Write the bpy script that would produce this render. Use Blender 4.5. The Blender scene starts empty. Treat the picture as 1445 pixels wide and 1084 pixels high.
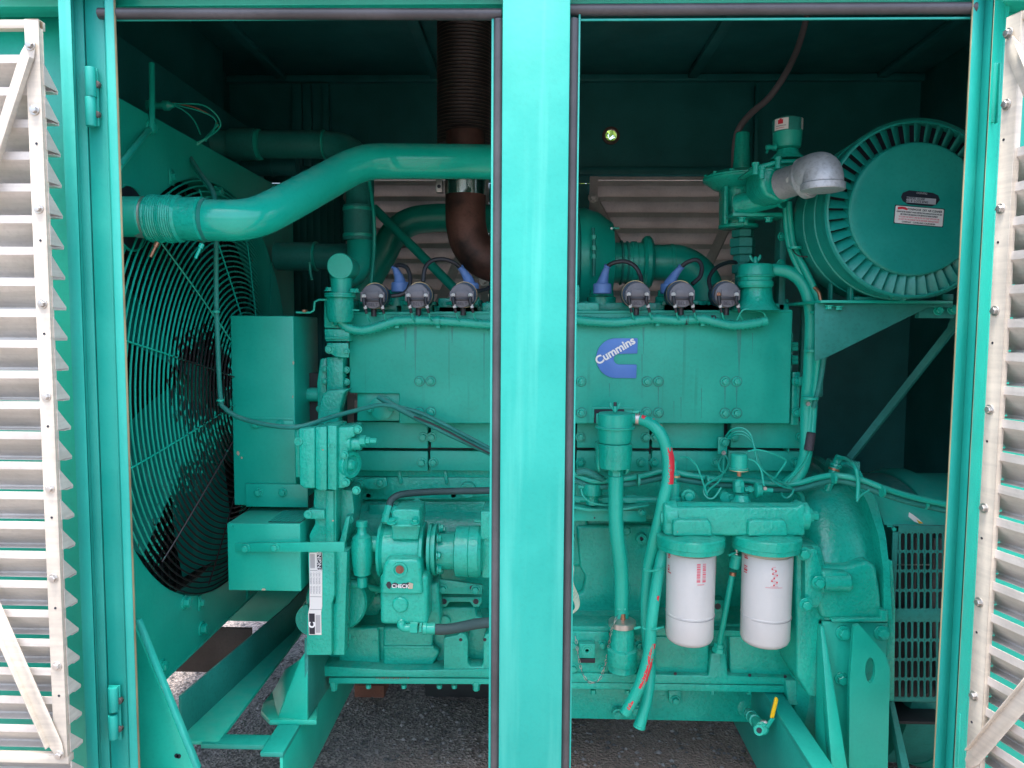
import bpy, bmesh, math, random
from mathutils import Vector, Matrix
random.seed(7)
S = bpy.context.scene
COL = S.collection
F = 1045.0; CH = 1.35; CX, CY = 722.5, 542.0
rad = math.radians
# ---------------- camera frame (depth axis Y, X right, Z up) ----------------
_d = Vector((29.5, -78.0, 1045.0)).normalized()
_v = Vector((-90.5, (1045.0**2 + 29.5*-90.5)/78.0, 1045.0)).normalized()
_r = _v.cross(_d).normalized(); _v = _d.cross(_r).normalized()
def ray(px, py):
    q = Vector(((px-CX)/F, (py-CY)/F, 1.0))
    return Vector((q.dot(_r), q.dot(_d), -q.dot(_v)))
def W(px, py, Y):
    q = ray(px, py); q *= Y/q.y
    return Vector((q.x, Y, q.z+CH))
def RP(r, Y): return r*Y/F
cam = bpy.data.objects.new('camera', bpy.data.cameras.new('camera')); COL.objects.link(cam)
cam.data.sensor_width = 36; cam.data.lens = 36*F/1445.0; cam.data.clip_start = .02; cam.data.clip_end = 500
def c2w(v): return Vector((v.dot(_r), v.dot(_d), -v.dot(_v)))
cx_, cy_, cz_ = c2w(Vector((1,0,0))), c2w(Vector((0,-1,0))), c2w(Vector((0,0,-1)))
cam.matrix_world = Matrix(((cx_.x,cy_.x,cz_.x,0),(cx_.y,cy_.y,cz_.y,0),(cx_.z,cy_.z,cz_.z,CH),(0,0,0,1)))
S.camera = cam
S.render.resolution_x, S.render.resolution_y = 1024, 768
# ---------------- light ----------------
SUN_EL, SUN_AZ = rad(80), rad(197)      # azimuth from +Y (behind the enclosure) towards +X
w = bpy.data.worlds.new('World'); S.world = w; w.use_nodes = True
nt = w.node_tree; bg = nt.nodes['Background']
sky = nt.nodes.new('ShaderNodeTexSky'); sky.sky_type = 'NISHITA'; sky.sun_disc = False
sky.sun_elevation = SUN_EL; sky.sun_rotation = SUN_AZ; sky.dust_density = 4; sky.air_density = 1.0; sky.ozone_density = .6
nt.links.new(sky.outputs[0], bg.inputs[0]); bg.inputs[1].default_value = .15
sl = bpy.data.lights.new('sun', 'SUN'); sl.energy = 1.5; sl.angle = rad(20); sl.color = (1, .96, .9)
so = bpy.data.objects.new('sun', sl); COL.objects.link(so)
sd = Vector((math.sin(SUN_AZ)*math.cos(SUN_EL), math.cos(SUN_AZ)*math.cos(SUN_EL), math.sin(SUN_EL)))
so.rotation_euler = sd.to_track_quat("Z", "Y").to_euler(); so.location = (0, -6, 6)
S.view_settings.view_transform = 'Standard'; S.view_settings.look = 'None'
S.view_settings.exposure = 2.14; S.view_settings.gamma = 1
S.render.engine = 'CYCLES'
S.cycles.max_bounces = 10; S.cycles.diffuse_bounces = 3; S.cycles.glossy_bounces = 4
# ---------------- materials ----------------
def mat(name, col, rough=.5, metal=0, var=.12, bump=(0,0), streak=0, chip=None, spec=.5, dust=0, fine=0, custom=None):
    m = bpy.data.materials.new(name); m.use_nodes = True
    t = m.node_tree; N = t.nodes; L = t.links; b = N['Principled BSDF']
    geo = N.new('ShaderNodeNewGeometry')
    def noise(scale, detail=4, vec=None, rough=.55):
        n = N.new('ShaderNodeTexNoise'); n.inputs['Scale'].default_value = scale; n.inputs['Detail'].default_value = detail
        n.inputs['Roughness'].default_value = rough
        L.new(vec or geo.outputs['Position'], n.inputs['Vector']); return n.outputs['Fac']
    def ramp(src, a, b_):
        r = N.new('ShaderNodeMapRange'); r.inputs[1].default_value = a; r.inputs[2].default_value = b_
        r.interpolation_type = 'SMOOTHSTEP'; L.new(src, r.inputs[0]); return r.outputs[0]
    def mix(fac, A, B, blend='MIX'):
        x = N.new('ShaderNodeMix'); x.data_type = 'RGBA'; x.blend_type = blend
        if isinstance(fac, float): x.inputs[0].default_value = fac
        else: L.new(fac, x.inputs[0])
        for v, s in ((A, x.inputs[6]), (B, x.inputs[7])):
            if isinstance(v, tuple): s.default_value = (*v, 1)
            else: L.new(v, s)
        return x.outputs[2]
    def mul(a, b_):
        x = N.new('ShaderNodeMath'); x.operation = 'MULTIPLY'
        for v, s in ((a, x.inputs[0]), (b_, x.inputs[1])):
            if isinstance(v, (int, float)): s.default_value = v
            else: L.new(v, s)
        return x.outputs[0]
    def mapping(sc):
        mp = N.new('ShaderNodeMapping'); mp.inputs['Scale'].default_value = sc
        L.new(geo.outputs['Position'], mp.inputs[0]); return mp.outputs[0]
    lo = tuple(c*(1-var) for c in col); hi = tuple(min(1, c*(1+var)+.008*(var > 0)) for c in col)
    c = mix(ramp(noise(7), .3, .7), lo, hi)
    if fine: c = mix(mul(ramp(noise(130, 2), .45, .75), fine), c, tuple(x*.45 for x in col))
    if streak:
        s = ramp(noise(1, 3, mapping((55, 55, 1.6))), .60, .70)
        g = ramp(noise(3.2), .46, .62)
        c = mix(mul(mul(s, g), streak), c, tuple(x*.55 for x in col))
    if dust:
        sp = N.new('ShaderNodeSeparateXYZ'); L.new(geo.outputs['Normal'], sp.inputs[0])
        u = ramp(sp.outputs[2], .35, 1.0)
        c = mix(mul(mul(u, ramp(noise(35, 5), .25, .7)), dust), c, (.36, .40, .34))
    if chip:
        k = ramp(noise(chip[0], 3), chip[1], chip[1]+.01)
        c = mix(k, c, chip[2])
    if custom: c = custom(dict(mix=mix, mul=mul, ramp=ramp, noise=noise, mapping=mapping, N=N, L=L, geo=geo, b=b), c)
    L.new(c, b.inputs['Base Color'])
    b.inputs['Metallic'].default_value = metal; b.inputs['Specular IOR Level'].default_value = spec
    rr = N.new('ShaderNodeMapRange'); rr.inputs[3].default_value = rough*.8; rr.inputs[4].default_value = min(1, rough*1.3)
    L.new(noise(28, 4), rr.inputs[0]); L.new(rr.outputs[0], b.inputs['Roughness'])
    if bump[0]:
        bp = N.new('ShaderNodeBump'); bp.inputs['Strength'].default_value = 1; bp.inputs['Distance'].default_value = bump[1]
        L.new(noise(bump[0], 3), bp.inputs['Height']); L.new(bp.outputs[0], b.inputs['Normal'])
    return m
G0 = (.004, .41, .298)
G = mat('green_sheet_paint', G0, .33, var=.07, bump=(60, .0004), fine=.12, dust=.12)
GS = mat('green_streaked_paint', G0, .42, var=.08, bump=(60, .0004), streak=.45, fine=.15, dust=.1)
GC = mat('green_cast_paint', G0, .21, var=.12, bump=(120, .0017), fine=.30, dust=.12, chip=(60, .765, (.30, .17, .11)))
GG = mat('green_gloss_paint', G0, .15, var=.05, bump=(40, .0005), fine=.08, dust=.2)
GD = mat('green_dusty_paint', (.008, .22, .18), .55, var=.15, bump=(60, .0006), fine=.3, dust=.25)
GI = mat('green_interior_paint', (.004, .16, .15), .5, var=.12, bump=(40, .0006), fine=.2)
GB = mat('green_bolt_paint', G0, .25, var=.08, fine=.2)
GX = mat('green_shade_drip_paint', (.004, .27, .215), .38, var=.08, bump=(60, .0004), fine=.15)  # darker green copy: shade put into cleaner and rail colour; also drip streaks
def _post(h, c):
    s = h['ramp'](h['noise'](1, 4, h['mapping']((26, 26, 1.2))), .5, .75)
    return h['mix'](h['mul'](s, .35), c, (.12, .52, .45))
GP = mat('green_weathered_paint', (.006, .33, .275), .48, var=.05, bump=(70, .0003), fine=.08, custom=_post)
def _grease(h, c):
    N, L = h['N'], h['L']
    d = N.new('ShaderNodeVectorMath'); d.operation = 'DISTANCE'; L.new(h['geo'].outputs['Position'], d.inputs[0])
    d.inputs[1].default_value = (-.82, 1.82, CH-.13)
    d2 = N.new('ShaderNodeVectorMath'); d2.operation = 'DISTANCE'; L.new(h['geo'].outputs['Position'], d2.inputs[0]); d2.inputs[1].default_value = (-.86, 2.07, CH-.66)
    nx = N.new('ShaderNodeMath'); nx.operation = 'MAXIMUM'; L.new(h['ramp'](d.outputs['Value'], .24, .02), nx.inputs[0]); L.new(h['ramp'](d2.outputs['Value'], .62, .30), nx.inputs[1])
    near = nx.outputs[0]
    sc = N.new('ShaderNodeMath'); sc.operation = 'MULTIPLY'; sc.inputs[1].default_value = 1.9; L.new(h['noise'](1, 6, h['mapping']((150, 150, 50))), sc.inputs[0])
    a = N.new('ShaderNodeMath'); a.operation = 'ADD'; L.new(near, a.inputs[0]); L.new(sc.outputs[0], a.inputs[1])
    return h['mix'](h['ramp'](a.outputs[0], 1.46, 1.56), c, (.016, .011, .013))
GW = mat('green_greasy_wire_paint', G0, .35, var=.06, custom=_grease, chip=(40, .72, (.10, .045, .03)))
def _red(h, c):
    return h['mix'](h['ramp'](h['noise'](26, 4), .60, .615), c, (.62, .03, .05))
GR = mat('green_hose_paint_over_red', G0, .38, var=.05, bump=(150, .0006))
GRR = mat('hose_paint_worn_to_red', G0, .4, var=.05, custom=lambda h, c: h['mix'](h['ramp'](h['noise'](45, 5), .42, .44), c, (.68, .035, .06)))
RUB = mat('black_rubber_seal', (.05, .048, .055), .40, var=.25, bump=(90, .0004), fine=.2)
BLK = mat('black_plastic', (.02, .02, .028), .38, var=.2)
BLG = mat('grey_black_resin', (.15, .15, .175), .38, var=.25, bump=(160, .0006))
def _braid(h, c):
    N, L = h['N'], h['L']
    wv = N.new('ShaderNodeTexWave'); wv.inputs['Scale'].default_value = 160; wv.wave_type = 'BANDS'; wv.bands_direction = 'DIAGONAL'
    L.new(h['geo'].outputs['Position'], wv.inputs['Vector'])
    return h['mix'](h['mul'](wv.outputs['Fac'], .6), c, (.01, .03, .03))
HOS = mat('dark_braided_hose', (.035, .085, .085), .6, var=.2, bump=(300, .001), custom=_braid)
CAB = mat('black_cable', (.02, .022, .03), .35, var=.2)
BLU = mat('blue_silicone', (.12, .24, .55), .45, var=.1, bump=(80, .0004))
BLD = mat('dark_blue_coil_shell', (.012, .045, .09), .4, var=.1)
BDG = mat('blue_badge_enamel', (.07, .21, .60), .35, var=.07)
WHT = mat('white_lettering', (.85, .85, .85), .4, var=.0)
WHF = mat('white_filter_enamel', (.57, .575, .565), .3, var=.03, bump=(30, .0003), fine=.03)
CRM = mat('cream_gasket', (.42, .38, .28), .6, var=.1)
TAN = mat('tan_metal_band', (.55, .42, .22), .4, metal=.6, var=.1)
def _mill(h, c):
    s = h['noise'](1, 4, h['mapping']((7, 7, 120)))
    return h['mix'](h['mul'](h['ramp'](s, .35, .7), .35), c, (.36, .33, .29))
ALU = mat('mill_aluminium', (.60, .54, .45), .55, metal=.1, var=.08, bump=(50, .0004), custom=_mill, fine=.1)
ALS = mat('brushed_aluminium_slat', (.62, .575, .53), .45, metal=.25, var=.12, bump=(45, .0006), custom=_mill, fine=.15)
ALR = mat('dusty_aluminium_slat', (.55, .50, .47), .6, metal=.1, var=.15, fine=.2)
ZNC = mat('zinc_plated_steel', (.52, .50, .47), .38, metal=.9, var=.15)
GAL = mat('galvanised_iron', (.43, .44, .46), .55, metal=.55, var=.22, bump=(120, .001), fine=.35, chip=(32, .66, (.62, .62, .60)))
CHR = mat('bright_clamp_steel', (.75, .72, .65), .18, metal=1, var=.05)
CPR = mat('copper_fitting', (.42, .20, .12), .4, metal=.8, var=.2)
RST = mat('heat_stained_exhaust_steel', (.11, .047, .034), .55, metal=.2, var=.45, bump=(60, .0006), fine=.3, custom=lambda h, c: h['mix'](h['ramp'](h['noise'](6, 6), .48, .66), c, (.02, .014, .013)))
FLX = mat('sooty_flexible_steel', (.045, .040, .040), .42, metal=.6, var=.3, fine=.3)
FLE = mat('rust_edge', (.13, .085, .065), .6, var=.3, fine=.4)
RCH = mat('bare_rust_edge', (.30, .26, .15), .7, var=.3)
DRK = mat('radiator_core_black', (.012, .016, .018), .6, var=.2)
YEL = mat('yellow_vinyl_grip', (.85, .52, .005), .35, var=.05)
RED = mat('red_ink', (.62, .03, .05), .4, var=0)
PNK = mat('faded_red_ink', (.68, .16, .20), .5, var=0)
INK = mat('black_ink', (.015, .018, .03), .4, var=0)
GRY = mat('grey_print', (.30, .30, .31), .5, var=0)
LBL = mat('white_label_stock', (.74, .73, .70), .4, var=.04)
SIL = mat('silver_label_stock', (.50, .51, .54), .35, metal=.3, var=.06)
WIR = mat('pale_wire', (.45, .55, .42), .5, var=.1)
TPE = mat('wrinkled_black_tape', (.035, .03, .04), .5, var=.3, bump=(260, .003))
WOD = mat('old_pallet_timber', (.20, .075, .045), .8, var=.3, bump=(80, .002), fine=.4)
GRD = mat('dull_grey_brown_steel', (.09, .075, .07), .6, var=.3, fine=.3)
CBL = mat('weathered_grey_cable', (.17, .14, .145), .5, var=.2)
LEF = mat('sunlit_leaf', (.20, .32, .04), .6, var=.3)
def _grav(h, c):
    N, L = h['N'], h['L']
    v = N.new('ShaderNodeTexVoronoi'); v.inputs['Scale'].default_value = 115; L.new(h['geo'].outputs['Position'], v.inputs['Vector'])
    g = N.new('ShaderNodeRGBToBW'); L.new(v.outputs['Color'], g.inputs[0])
    c = h['mix'](h['ramp'](g.outputs[0], .2, .8), (.09, .074, .064), (.34, .285, .25))
    c = h['mix'](h['mul'](h['ramp'](h['noise'](2.5, 5), .35, .65), .5), c, (.24, .21, .20))
    sp = N.new('ShaderNodeVectorMath'); sp.operation = 'DISTANCE'; L.new(h['mapping']((.85, 1, 0)), sp.inputs[0]); sp.inputs[1].default_value = (.35, 1.65, 0)
    wob = N.new('ShaderNodeMath'); wob.operation = 'MULTIPLY_ADD'; L.new(h['noise'](3, 5), wob.inputs[0]); wob.inputs[1].default_value = .7; L.new(sp.outputs['Value'], wob.inputs[2])
    c = h['mix'](h['mul'](h['ramp'](wob.outputs[0], 1.35, 1.0), .6), c, (.27, .175, .125))
    bp = N.new('ShaderNodeBump'); bp.inputs['Distance'].default_value = .006
    L.new(v.outputs['Distance'], bp.inputs['Height']); L.new(bp.outputs[0], h['b'].inputs['Normal'])
    return c
GRV = mat('crushed_stone', (.2, .19, .18), .9, custom=_grav)
STN = [mat('stone_chip_pale', (.24, .22, .21), .85, var=.3), mat('stone_chip_dark', (.09, .085, .085), .85, var=.3)]
# ---------------- object helpers ----------------
PARENT = {}; THINGS = []
def prop(o, label=None, cat=None, group=None, kind=None):
    if label: o['label'] = label
    if cat: o['category'] = cat
    if group: o['group'] = group
    if kind: o['kind'] = kind
    return o
def T(name, label, cat, group=None):
    o = bpy.data.objects.new(name, None); o.empty_display_size = .05; COL.objects.link(o)
    prop(o, label, cat, group); THINGS.append(o); return o
def link(o, par):
    COL.objects.link(o)
    if par is not None: PARENT[o] = par
    return o
def mk(par, name, m, bm, bev=0, seg=2, ang=40, label=None, kind=None):
    if bev:
        bmesh.ops.remove_doubles(bm, verts=bm.verts, dist=1e-6)
        es = [e for e in bm.edges if len(e.link_faces) == 2 and e.calc_face_angle(0) > rad(28)]
        bmesh.ops.bevel(bm, geom=es, offset=bev, segments=seg, affect='EDGES', clamp_overlap=True, profile=.5)
    bmesh.ops.recalc_face_normals(bm, faces=bm.faces)
    xs = [v.co for v in bm.verts]
    c = Vector([(min(v[i] for v in xs)+max(v[i] for v in xs))/2 for i in range(3)])
    bmesh.ops.translate(bm, verts=bm.verts, vec=-c)
    me = bpy.data.meshes.new(name); bm.to_mesh(me); bm.free()
    for p in me.polygons: p.use_smooth = True
    me.set_sharp_from_angle(angle=rad(ang))
    for x in (m if isinstance(m, (list, tuple)) else [m]): me.materials.append(x)
    o = bpy.data.objects.new(name, me); o.matrix_basis = Matrix.Translation(c)
    if label: o['label'] = label
    if kind: o['kind'] = kind
    return link(o, par)
def inst(src, par, M, name=None):
    o = src.copy(); o.name = name or src.name.split('.')[0]; o.matrix_basis = M; link(o, par)
    for k in ('label', 'category'):
        if k in o and par is not None: del o[k]
    return o
def finish():
    kids = {}
    for o, p in PARENT.items(): kids.setdefault(p, []).append(o)
    world = {o: o.matrix_basis.copy() for o in PARENT}
    def pts(o):
        r = []
        for k in kids.get(o, []):
            r += [world[k] @ Vector(c) for c in k.bound_box] + pts(k)
        return r
    for t in THINGS:
        q = pts(t)
        if q: t.location = ((min(v.x for v in q)+max(v.x for v in q))/2, (min(v.y for v in q)+max(v.y for v in q))/2, min(v.z for v in q))
        world[t] = Matrix.Translation(t.location)
    for o, p in PARENT.items():
        if p not in world: world[p] = p.matrix_basis.copy()
    for o, p in PARENT.items():
        o.parent = p; o.matrix_parent_inverse = Matrix.Identity(4)
        o.matrix_basis = world[p].inverted() @ world[o]
# solids
def hexa(bm, a, b):
    v = [bm.verts.new((x, y, z)) for z in (a[2], b[2]) for y in (a[1], b[1]) for x in (a[0], b[0])]
    for f in ((0,2,3,1),(4,5,7,6),(0,1,5,4),(2,6,7,3),(0,4,6,2),(1,3,7,5)): bm.faces.new([v[i] for i in f])
def bxw(par, name, m, a, b, bev=.002, **k):
    bm = bmesh.new(); hexa(bm, a, b); return mk(par, name, m, bm, bev, **k)
def box(par, name, m, x0, y0, x1, y1, Y, d, bev=.002, **k):
    a = W(min(x0,x1), max(y0,y1), Y); b = W(max(x0,x1), min(y0,y1), Y)
    return bxw(par, name, m, (a.x, Y, a.z), (b.x, Y+d, b.z), bev, **k)
def prism(bm, pts, vec):
    A = [bm.verts.new(p) for p in pts]; B = [bm.verts.new(p+vec) for p in pts]; n = len(pts)
    bm.faces.new(A); bm.faces.new(B[::-1])
    for i in range(n): bm.faces.new((A[i], B[i], B[(i+1) % n], A[(i+1) % n]))
def poly(par, name, m, pp, Y, d, bev=.002, **k):
    bm = bmesh.new(); prism(bm, [W(x, y, Y) for x, y in pp], Vector((0, d, 0))); return mk(par, name, m, bm, bev, **k)
def slab(par, name, m, P4, vec, bev=.001, **k):
    bm = bmesh.new(); prism(bm, [W(*p) if not isinstance(p, Vector) else p for p in P4], Vector(vec)); return mk(par, name, m, bm, bev, **k)
def frame(ax):
    ax = ax.normalized(); u = Vector((0, 0, 1)) if abs(ax.z) < .9 else Vector((1, 0, 0))
    u = (u - ax*u.dot(ax)).normalized(); return ax, u, ax.cross(u)
AX = {'X': Vector((1,0,0)), 'Y': Vector((0,1,0)), 'Z': Vector((0,0,1))}
def lathe_bm(bm, O, ax, prof, seg=32):
    ax, u, v = frame(AX[ax] if isinstance(ax, str) else ax); rings = []
    for t, r in prof:
        if r < 1e-6: rings.append([bm.verts.new(O+ax*t)])
        else: rings.append([bm.verts.new(O+ax*t+(u*math.cos(a)+v*math.sin(a))*r) for a in [2*math.pi*i/seg for i in range(seg)]])
    for A, B in zip(rings, rings[1:]):
        for i in range(seg):
            j = (i+1) % seg
            if len(A) == 1 and len(B) == 1: break
            if len(A) == 1: bm.faces.new((A[0], B[i], B[j]))
            elif len(B) == 1: bm.faces.new((A[i], B[0], A[j]))
            else: bm.faces.new((A[i], B[i], B[j], A[j]))
    if prof[0] == prof[-1]: return
    for R_ in (rings[0], rings[-1]):
        if len(R_) > 1: bm.faces.new(R_)
def lathe(par, name, m, O, ax, prof, seg=32, **k):
    bm = bmesh.new(); lathe_bm(bm, O, ax, prof, seg); return mk(par, name, m, bm, ang=k.pop('ang', 32), **k)
def cyl(par, name, m, px, py, Y, rpx, d, ax='Y', bev=None, seg=28, **k):
    """cylinder; axis Y: front face at Y, running d metres back. X/Z: centred at px,py, total length d px"""
    r = RP(rpx, Y); O = W(px, py, Y)
    if ax == 'Y': L = d
    else: L = RP(d, Y); O = O - AX[ax]*(L/2)
    b = min(r*.18, L*.25, .003) if bev is None else bev
    return lathe(par, name, m, O, ax, [(0, r-b), (b*.3, r-b*.3), (b, r), (L-b, r), (L-b*.3, r-b*.3), (L, r-b)], seg, **k)
def turn(par, name, m, px, py, Y, ax, prof, seg=32, **k):
    """profile in px: (along-axis offset px, radius px)"""
    s = Y/F; return lathe(par, name, m, W(px, py, Y), ax, [(t*s, r*s) for t, r in prof], seg, **k)
def catmull(P, n=8):
    if len(P) < 3: return list(P)
    Q = [P[0]*2-P[1]] + list(P) + [P[-1]*2-P[-2]]; out = []
    for i in range(1, len(Q)-2):
        for j in range(n):
            t = j/n; a, b, c, d = Q[i-1], Q[i], Q[i+1], Q[i+2]
            out.append(.5*((2*b)+(c-a)*t+(2*a-5*b+4*c-d)*t*t+(3*b-a-3*c+d)*t**3))
    out.append(Q[-2]); return out
def resample(P, step):
    L = [0]
    for a, b in zip(P, P[1:]): L.append(L[-1]+(b-a).length)
    n = max(2, int(L[-1]/step)); out = []; k = 0
    for i in range(n+1):
        s = L[-1]*i/n
        while k < len(L)-2 and L[k+1] < s: k += 1
        t = (s-L[k])/max(1e-9, L[k+1]-L[k]); out.append(P[k].lerp(P[k+1], min(1, t)))
    return out
def sweep(bm, P, rf, seg=10, cap=True):
    rings = []; up = None; n = len(P)
    for i, p in enumerate(P):
        t = (P[min(i+1, n-1)]-P[max(i-1, 0)]).normalized()
        if up is None: _, up, _ = frame(t)
        up = (up - t*up.dot(t)).normalized(); s = t.cross(up); r = rf(i) if callable(rf) else rf
        rings.append([bm.verts.new(p+(up*math.cos(a)+s*math.sin(a))*r) for a in [2*math.pi*q/seg for q in range(seg)]])
    for A, B in zip(rings, rings[1:]):
        for i in range(seg): bm.faces.new((A[i], B[i], B[(i+1) % seg], A[(i+1) % seg]))
    if cap: bm.faces.new(rings[0]); bm.faces.new(rings[-1])
def tube(par, name, m, pts, rpx, seg=12, n=8, smooth=True, rm=None, cor=None, **k):
    P = [W(*p) if not isinstance(p, Vector) else p for p in pts]
    r = rm if rm is not None else RP(rpx, sum(p.y for p in P)/len(P))
    if smooth: P = catmull(P, n)
    bm = bmesh.new()
    if cor:
        P = resample(P, cor[0]/2); sweep(bm, P, lambda i: r*(1 if i % 2 else cor[1]), seg)
    else: sweep(bm, P, r, seg)
    return mk(par, name, m, bm, ang=k.pop('ang', 50 if not cor else 80), **k)
_cache = {}
def bolt(par, px, py, Y, rpx=6, m=None, washer=True, axis=None, pos=None, name='bolt', L=1.0):
    m = m or GB; key = (m.name, washer, L)
    if key not in _cache:
        bm = bmesh.new()
        if washer: lathe_bm(bm, Vector((0, 0, 0)), 'Y', [(0, 1.42), (-.22, 1.42), (-.28, 1.36), (-.28, .9)], 20)
        lathe_bm(bm, Vector((0, -.1, 0)), 'Y', [(0, .98), (-L, 1.0), (-L-.12, .86)], 6)
        lathe_bm(bm, Vector((0, -.1, 0)), 'Y', [(-L, .8), (-L-.1, .78), (-L-.14, .6), (-L-.12, 0)], 14)
        bmesh.ops.recalc_face_normals(bm, faces=bm.faces)
        me = bpy.data.meshes.new('bolt'); bm.to_mesh(me); bm.free()
        for p in me.polygons: p.use_smooth = True
        me.set_sharp_from_angle(angle=rad(30)); me.materials.append(m); _cache[key] = me
    o = bpy.data.objects.new(name, _cache[key]); r = RP(rpx, Y if Y else pos.y)
    M = Matrix.Translation(pos if pos is not None else W(px, py, Y))
    if axis is not None: M = M @ (-AX['Y']).rotation_difference(axis).to_matrix().to_4x4()
    M = M @ Matrix.Rotation(random.uniform(0, 1), 4, 'Y') @ Matrix.Scale(r, 4)
    o.matrix_basis = M; return link(o, par)
def bolts(par, L, Y, rpx=6, **k):
    for x, y in L: bolt(par, x, y, Y, rpx, **k)
def text(par, name, m, s, px, py, Y, size, rot=0, ext=.0006, bold=0, shear=0, align='CENTER', sx=1, nrm=None):
    cu = bpy.data.curves.new('t', 'FONT'); cu.body = s; cu.size = RP(size, Y)*1.38; cu.extrude = ext; cu.offset = bold*RP(1, Y)
    cu.shear = shear; cu.align_x = align; cu.align_y = 'CENTER'; cu.resolution_u = 4
    to = bpy.data.objects.new('t', cu); COL.objects.link(to); bpy.context.view_layer.update()
    me = bpy.data.meshes.new_from_object(to.evaluated_get(bpy.context.evaluated_depsgraph_get()))
    bpy.data.objects.remove(to); me.name = name; me.materials.clear(); me.materials.append(m)
    o = bpy.data.objects.new(name, me)
    o.matrix_basis = Matrix.Translation(W(px, py, Y)) @ Matrix.Rotation(rad(90), 4, 'X') @ Matrix.Rotation(rad(rot), 4, 'Z') @ Matrix.Diagonal((sx, 1, 1, 1))
    return link(o, par)
def arc(cx, cy, r, a0, a1, n=8): return [(cx+r*math.cos(rad(a0+(a1-a0)*i/n)), cy-r*math.sin(rad(a0+(a1-a0)*i/n))) for i in range(n+1)]
def clampring(par, px, py, Y, rpx, wpx, ax='X', m=None, name='hose_clamp', tail=None):
    o = turn(par, name, m or ZNC, px, py, Y, ax, [(-wpx/2, rpx-1), (-wpx/2, rpx), (-wpx/2+.5, rpx+.9), (wpx/2-.5, rpx+.9), (wpx/2, rpx), (wpx/2, rpx-1)], 28)
    return o
# ================= setting: ground =================
bm = bmesh.new()
n_ = 60
hexa(bm, (-60, -40, -.4), (60, 90, 0)); g = mk(None, 'ground', GRV, bm); prop(g, kind='structure', label='crushed grey stone ground under and around the generator')
bm = bmesh.new()
for k in range(14000):
    x, y = random.uniform(-1.9, 1.5), random.uniform(2.2, 4.6); r = random.choice((.002, .003, .004, .006, .009))*random.uniform(.7, 1.2)
    vs = [bm.verts.new((x+r*math.cos(a+.3*k)*random.uniform(.7, 1.2), y+r*math.sin(a+.3*k)*random.uniform(.7, 1.2), random.uniform(0, r*.2))) for a in (0, 1.25, 2.5, 3.8, 5)]
    t = bm.verts.new((x, y, r*random.uniform(.5, .9)))
    mi = 0 if random.random() < .5 else 1
    for i in range(5): bm.faces.new((vs[i], vs[(i+1) % 5], t)).material_index = mi
me = bpy.data.meshes.new('gravel'); bm.to_mesh(me); bm.free()
for x in STN: me.materials.append(x)
o = bpy.data.objects.new('gravel', me); COL.objects.link(o); prop(o, kind='stuff', label='loose stone chips scattered over the ground below the engine', cat='gravel')
# ================= enclosure =================
E = T('generator_enclosure', 'teal painted steel generator housing with two open doorways and a centre post', 'enclosure')
def H(h): return CH+h
YB = 3.2; ZC = H(1.06)
# roof, sides, back
box_ = bxw
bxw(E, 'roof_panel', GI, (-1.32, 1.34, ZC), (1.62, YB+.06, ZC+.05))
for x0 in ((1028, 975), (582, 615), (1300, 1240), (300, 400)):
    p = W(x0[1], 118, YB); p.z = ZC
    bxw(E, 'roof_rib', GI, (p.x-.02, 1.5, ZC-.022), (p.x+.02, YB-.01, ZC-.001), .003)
# back wall: pieces around the two rear louvre openings and the port hole
def yb(px, py): return W(px, py, YB)
zt, zb_ = yb(0, 258).z, yb(0, 640).z
xl0, xl1 = yb(488, 300).x, yb(690, 300).x; xr0, xr1 = yb(832, 300).x, yb(1046, 300).x
back = T  # placeholder name reuse avoided
def holed_panel():
    bm = bmesh.new(); c = yb(862, 192); r = .0245; n = 24
    x0, x1, z0, z1 = -1.30, 1.60, zt, ZC
    # ring of quads from hole to rectangle
    R_ = [Vector((c.x+r*math.cos(2*math.pi*i/n), YB, c.z+r*math.sin(2*math.pi*i/n))) for i in range(n)]
    sq = []
    h = .12
    for i in range(n):
        a = 2*math.pi*i/n; k = h/max(abs(math.cos(a)), abs(math.sin(a))); sq.append(Vector((c.x+k*math.cos(a), YB, c.z+k*math.sin(a))))
    A = [bm.verts.new(p) for p in R_]; B = [bm.verts.new(p) for p in sq]
    for i in range(n): bm.faces.new((A[i], A[(i+1) % n], B[(i+1) % n], B[i]))
    for (a0, a1, b0, b1) in ((x0, c.x-h, z0, z1), (c.x+h, x1, z0, z1), (c.x-h, c.x+h, z0, c.z-h), (c.x-h, c.x+h, c.z+h, z1)):
        bm.faces.new([bm.verts.new(p) for p in ((a0, YB, b0), (a1, YB, b0), (a1, YB, b1), (a0, YB, b1))])
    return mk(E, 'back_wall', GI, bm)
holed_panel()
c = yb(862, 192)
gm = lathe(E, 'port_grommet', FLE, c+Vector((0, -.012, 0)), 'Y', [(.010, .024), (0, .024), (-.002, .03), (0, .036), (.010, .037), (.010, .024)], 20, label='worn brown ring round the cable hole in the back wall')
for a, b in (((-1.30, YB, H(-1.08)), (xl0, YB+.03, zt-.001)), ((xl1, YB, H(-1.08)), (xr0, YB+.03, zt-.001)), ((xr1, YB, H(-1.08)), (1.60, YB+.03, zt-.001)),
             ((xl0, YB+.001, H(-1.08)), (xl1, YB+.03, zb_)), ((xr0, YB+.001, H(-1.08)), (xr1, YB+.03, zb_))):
    bxw(E, 'back_wall', GI, a, b, 0)
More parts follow.
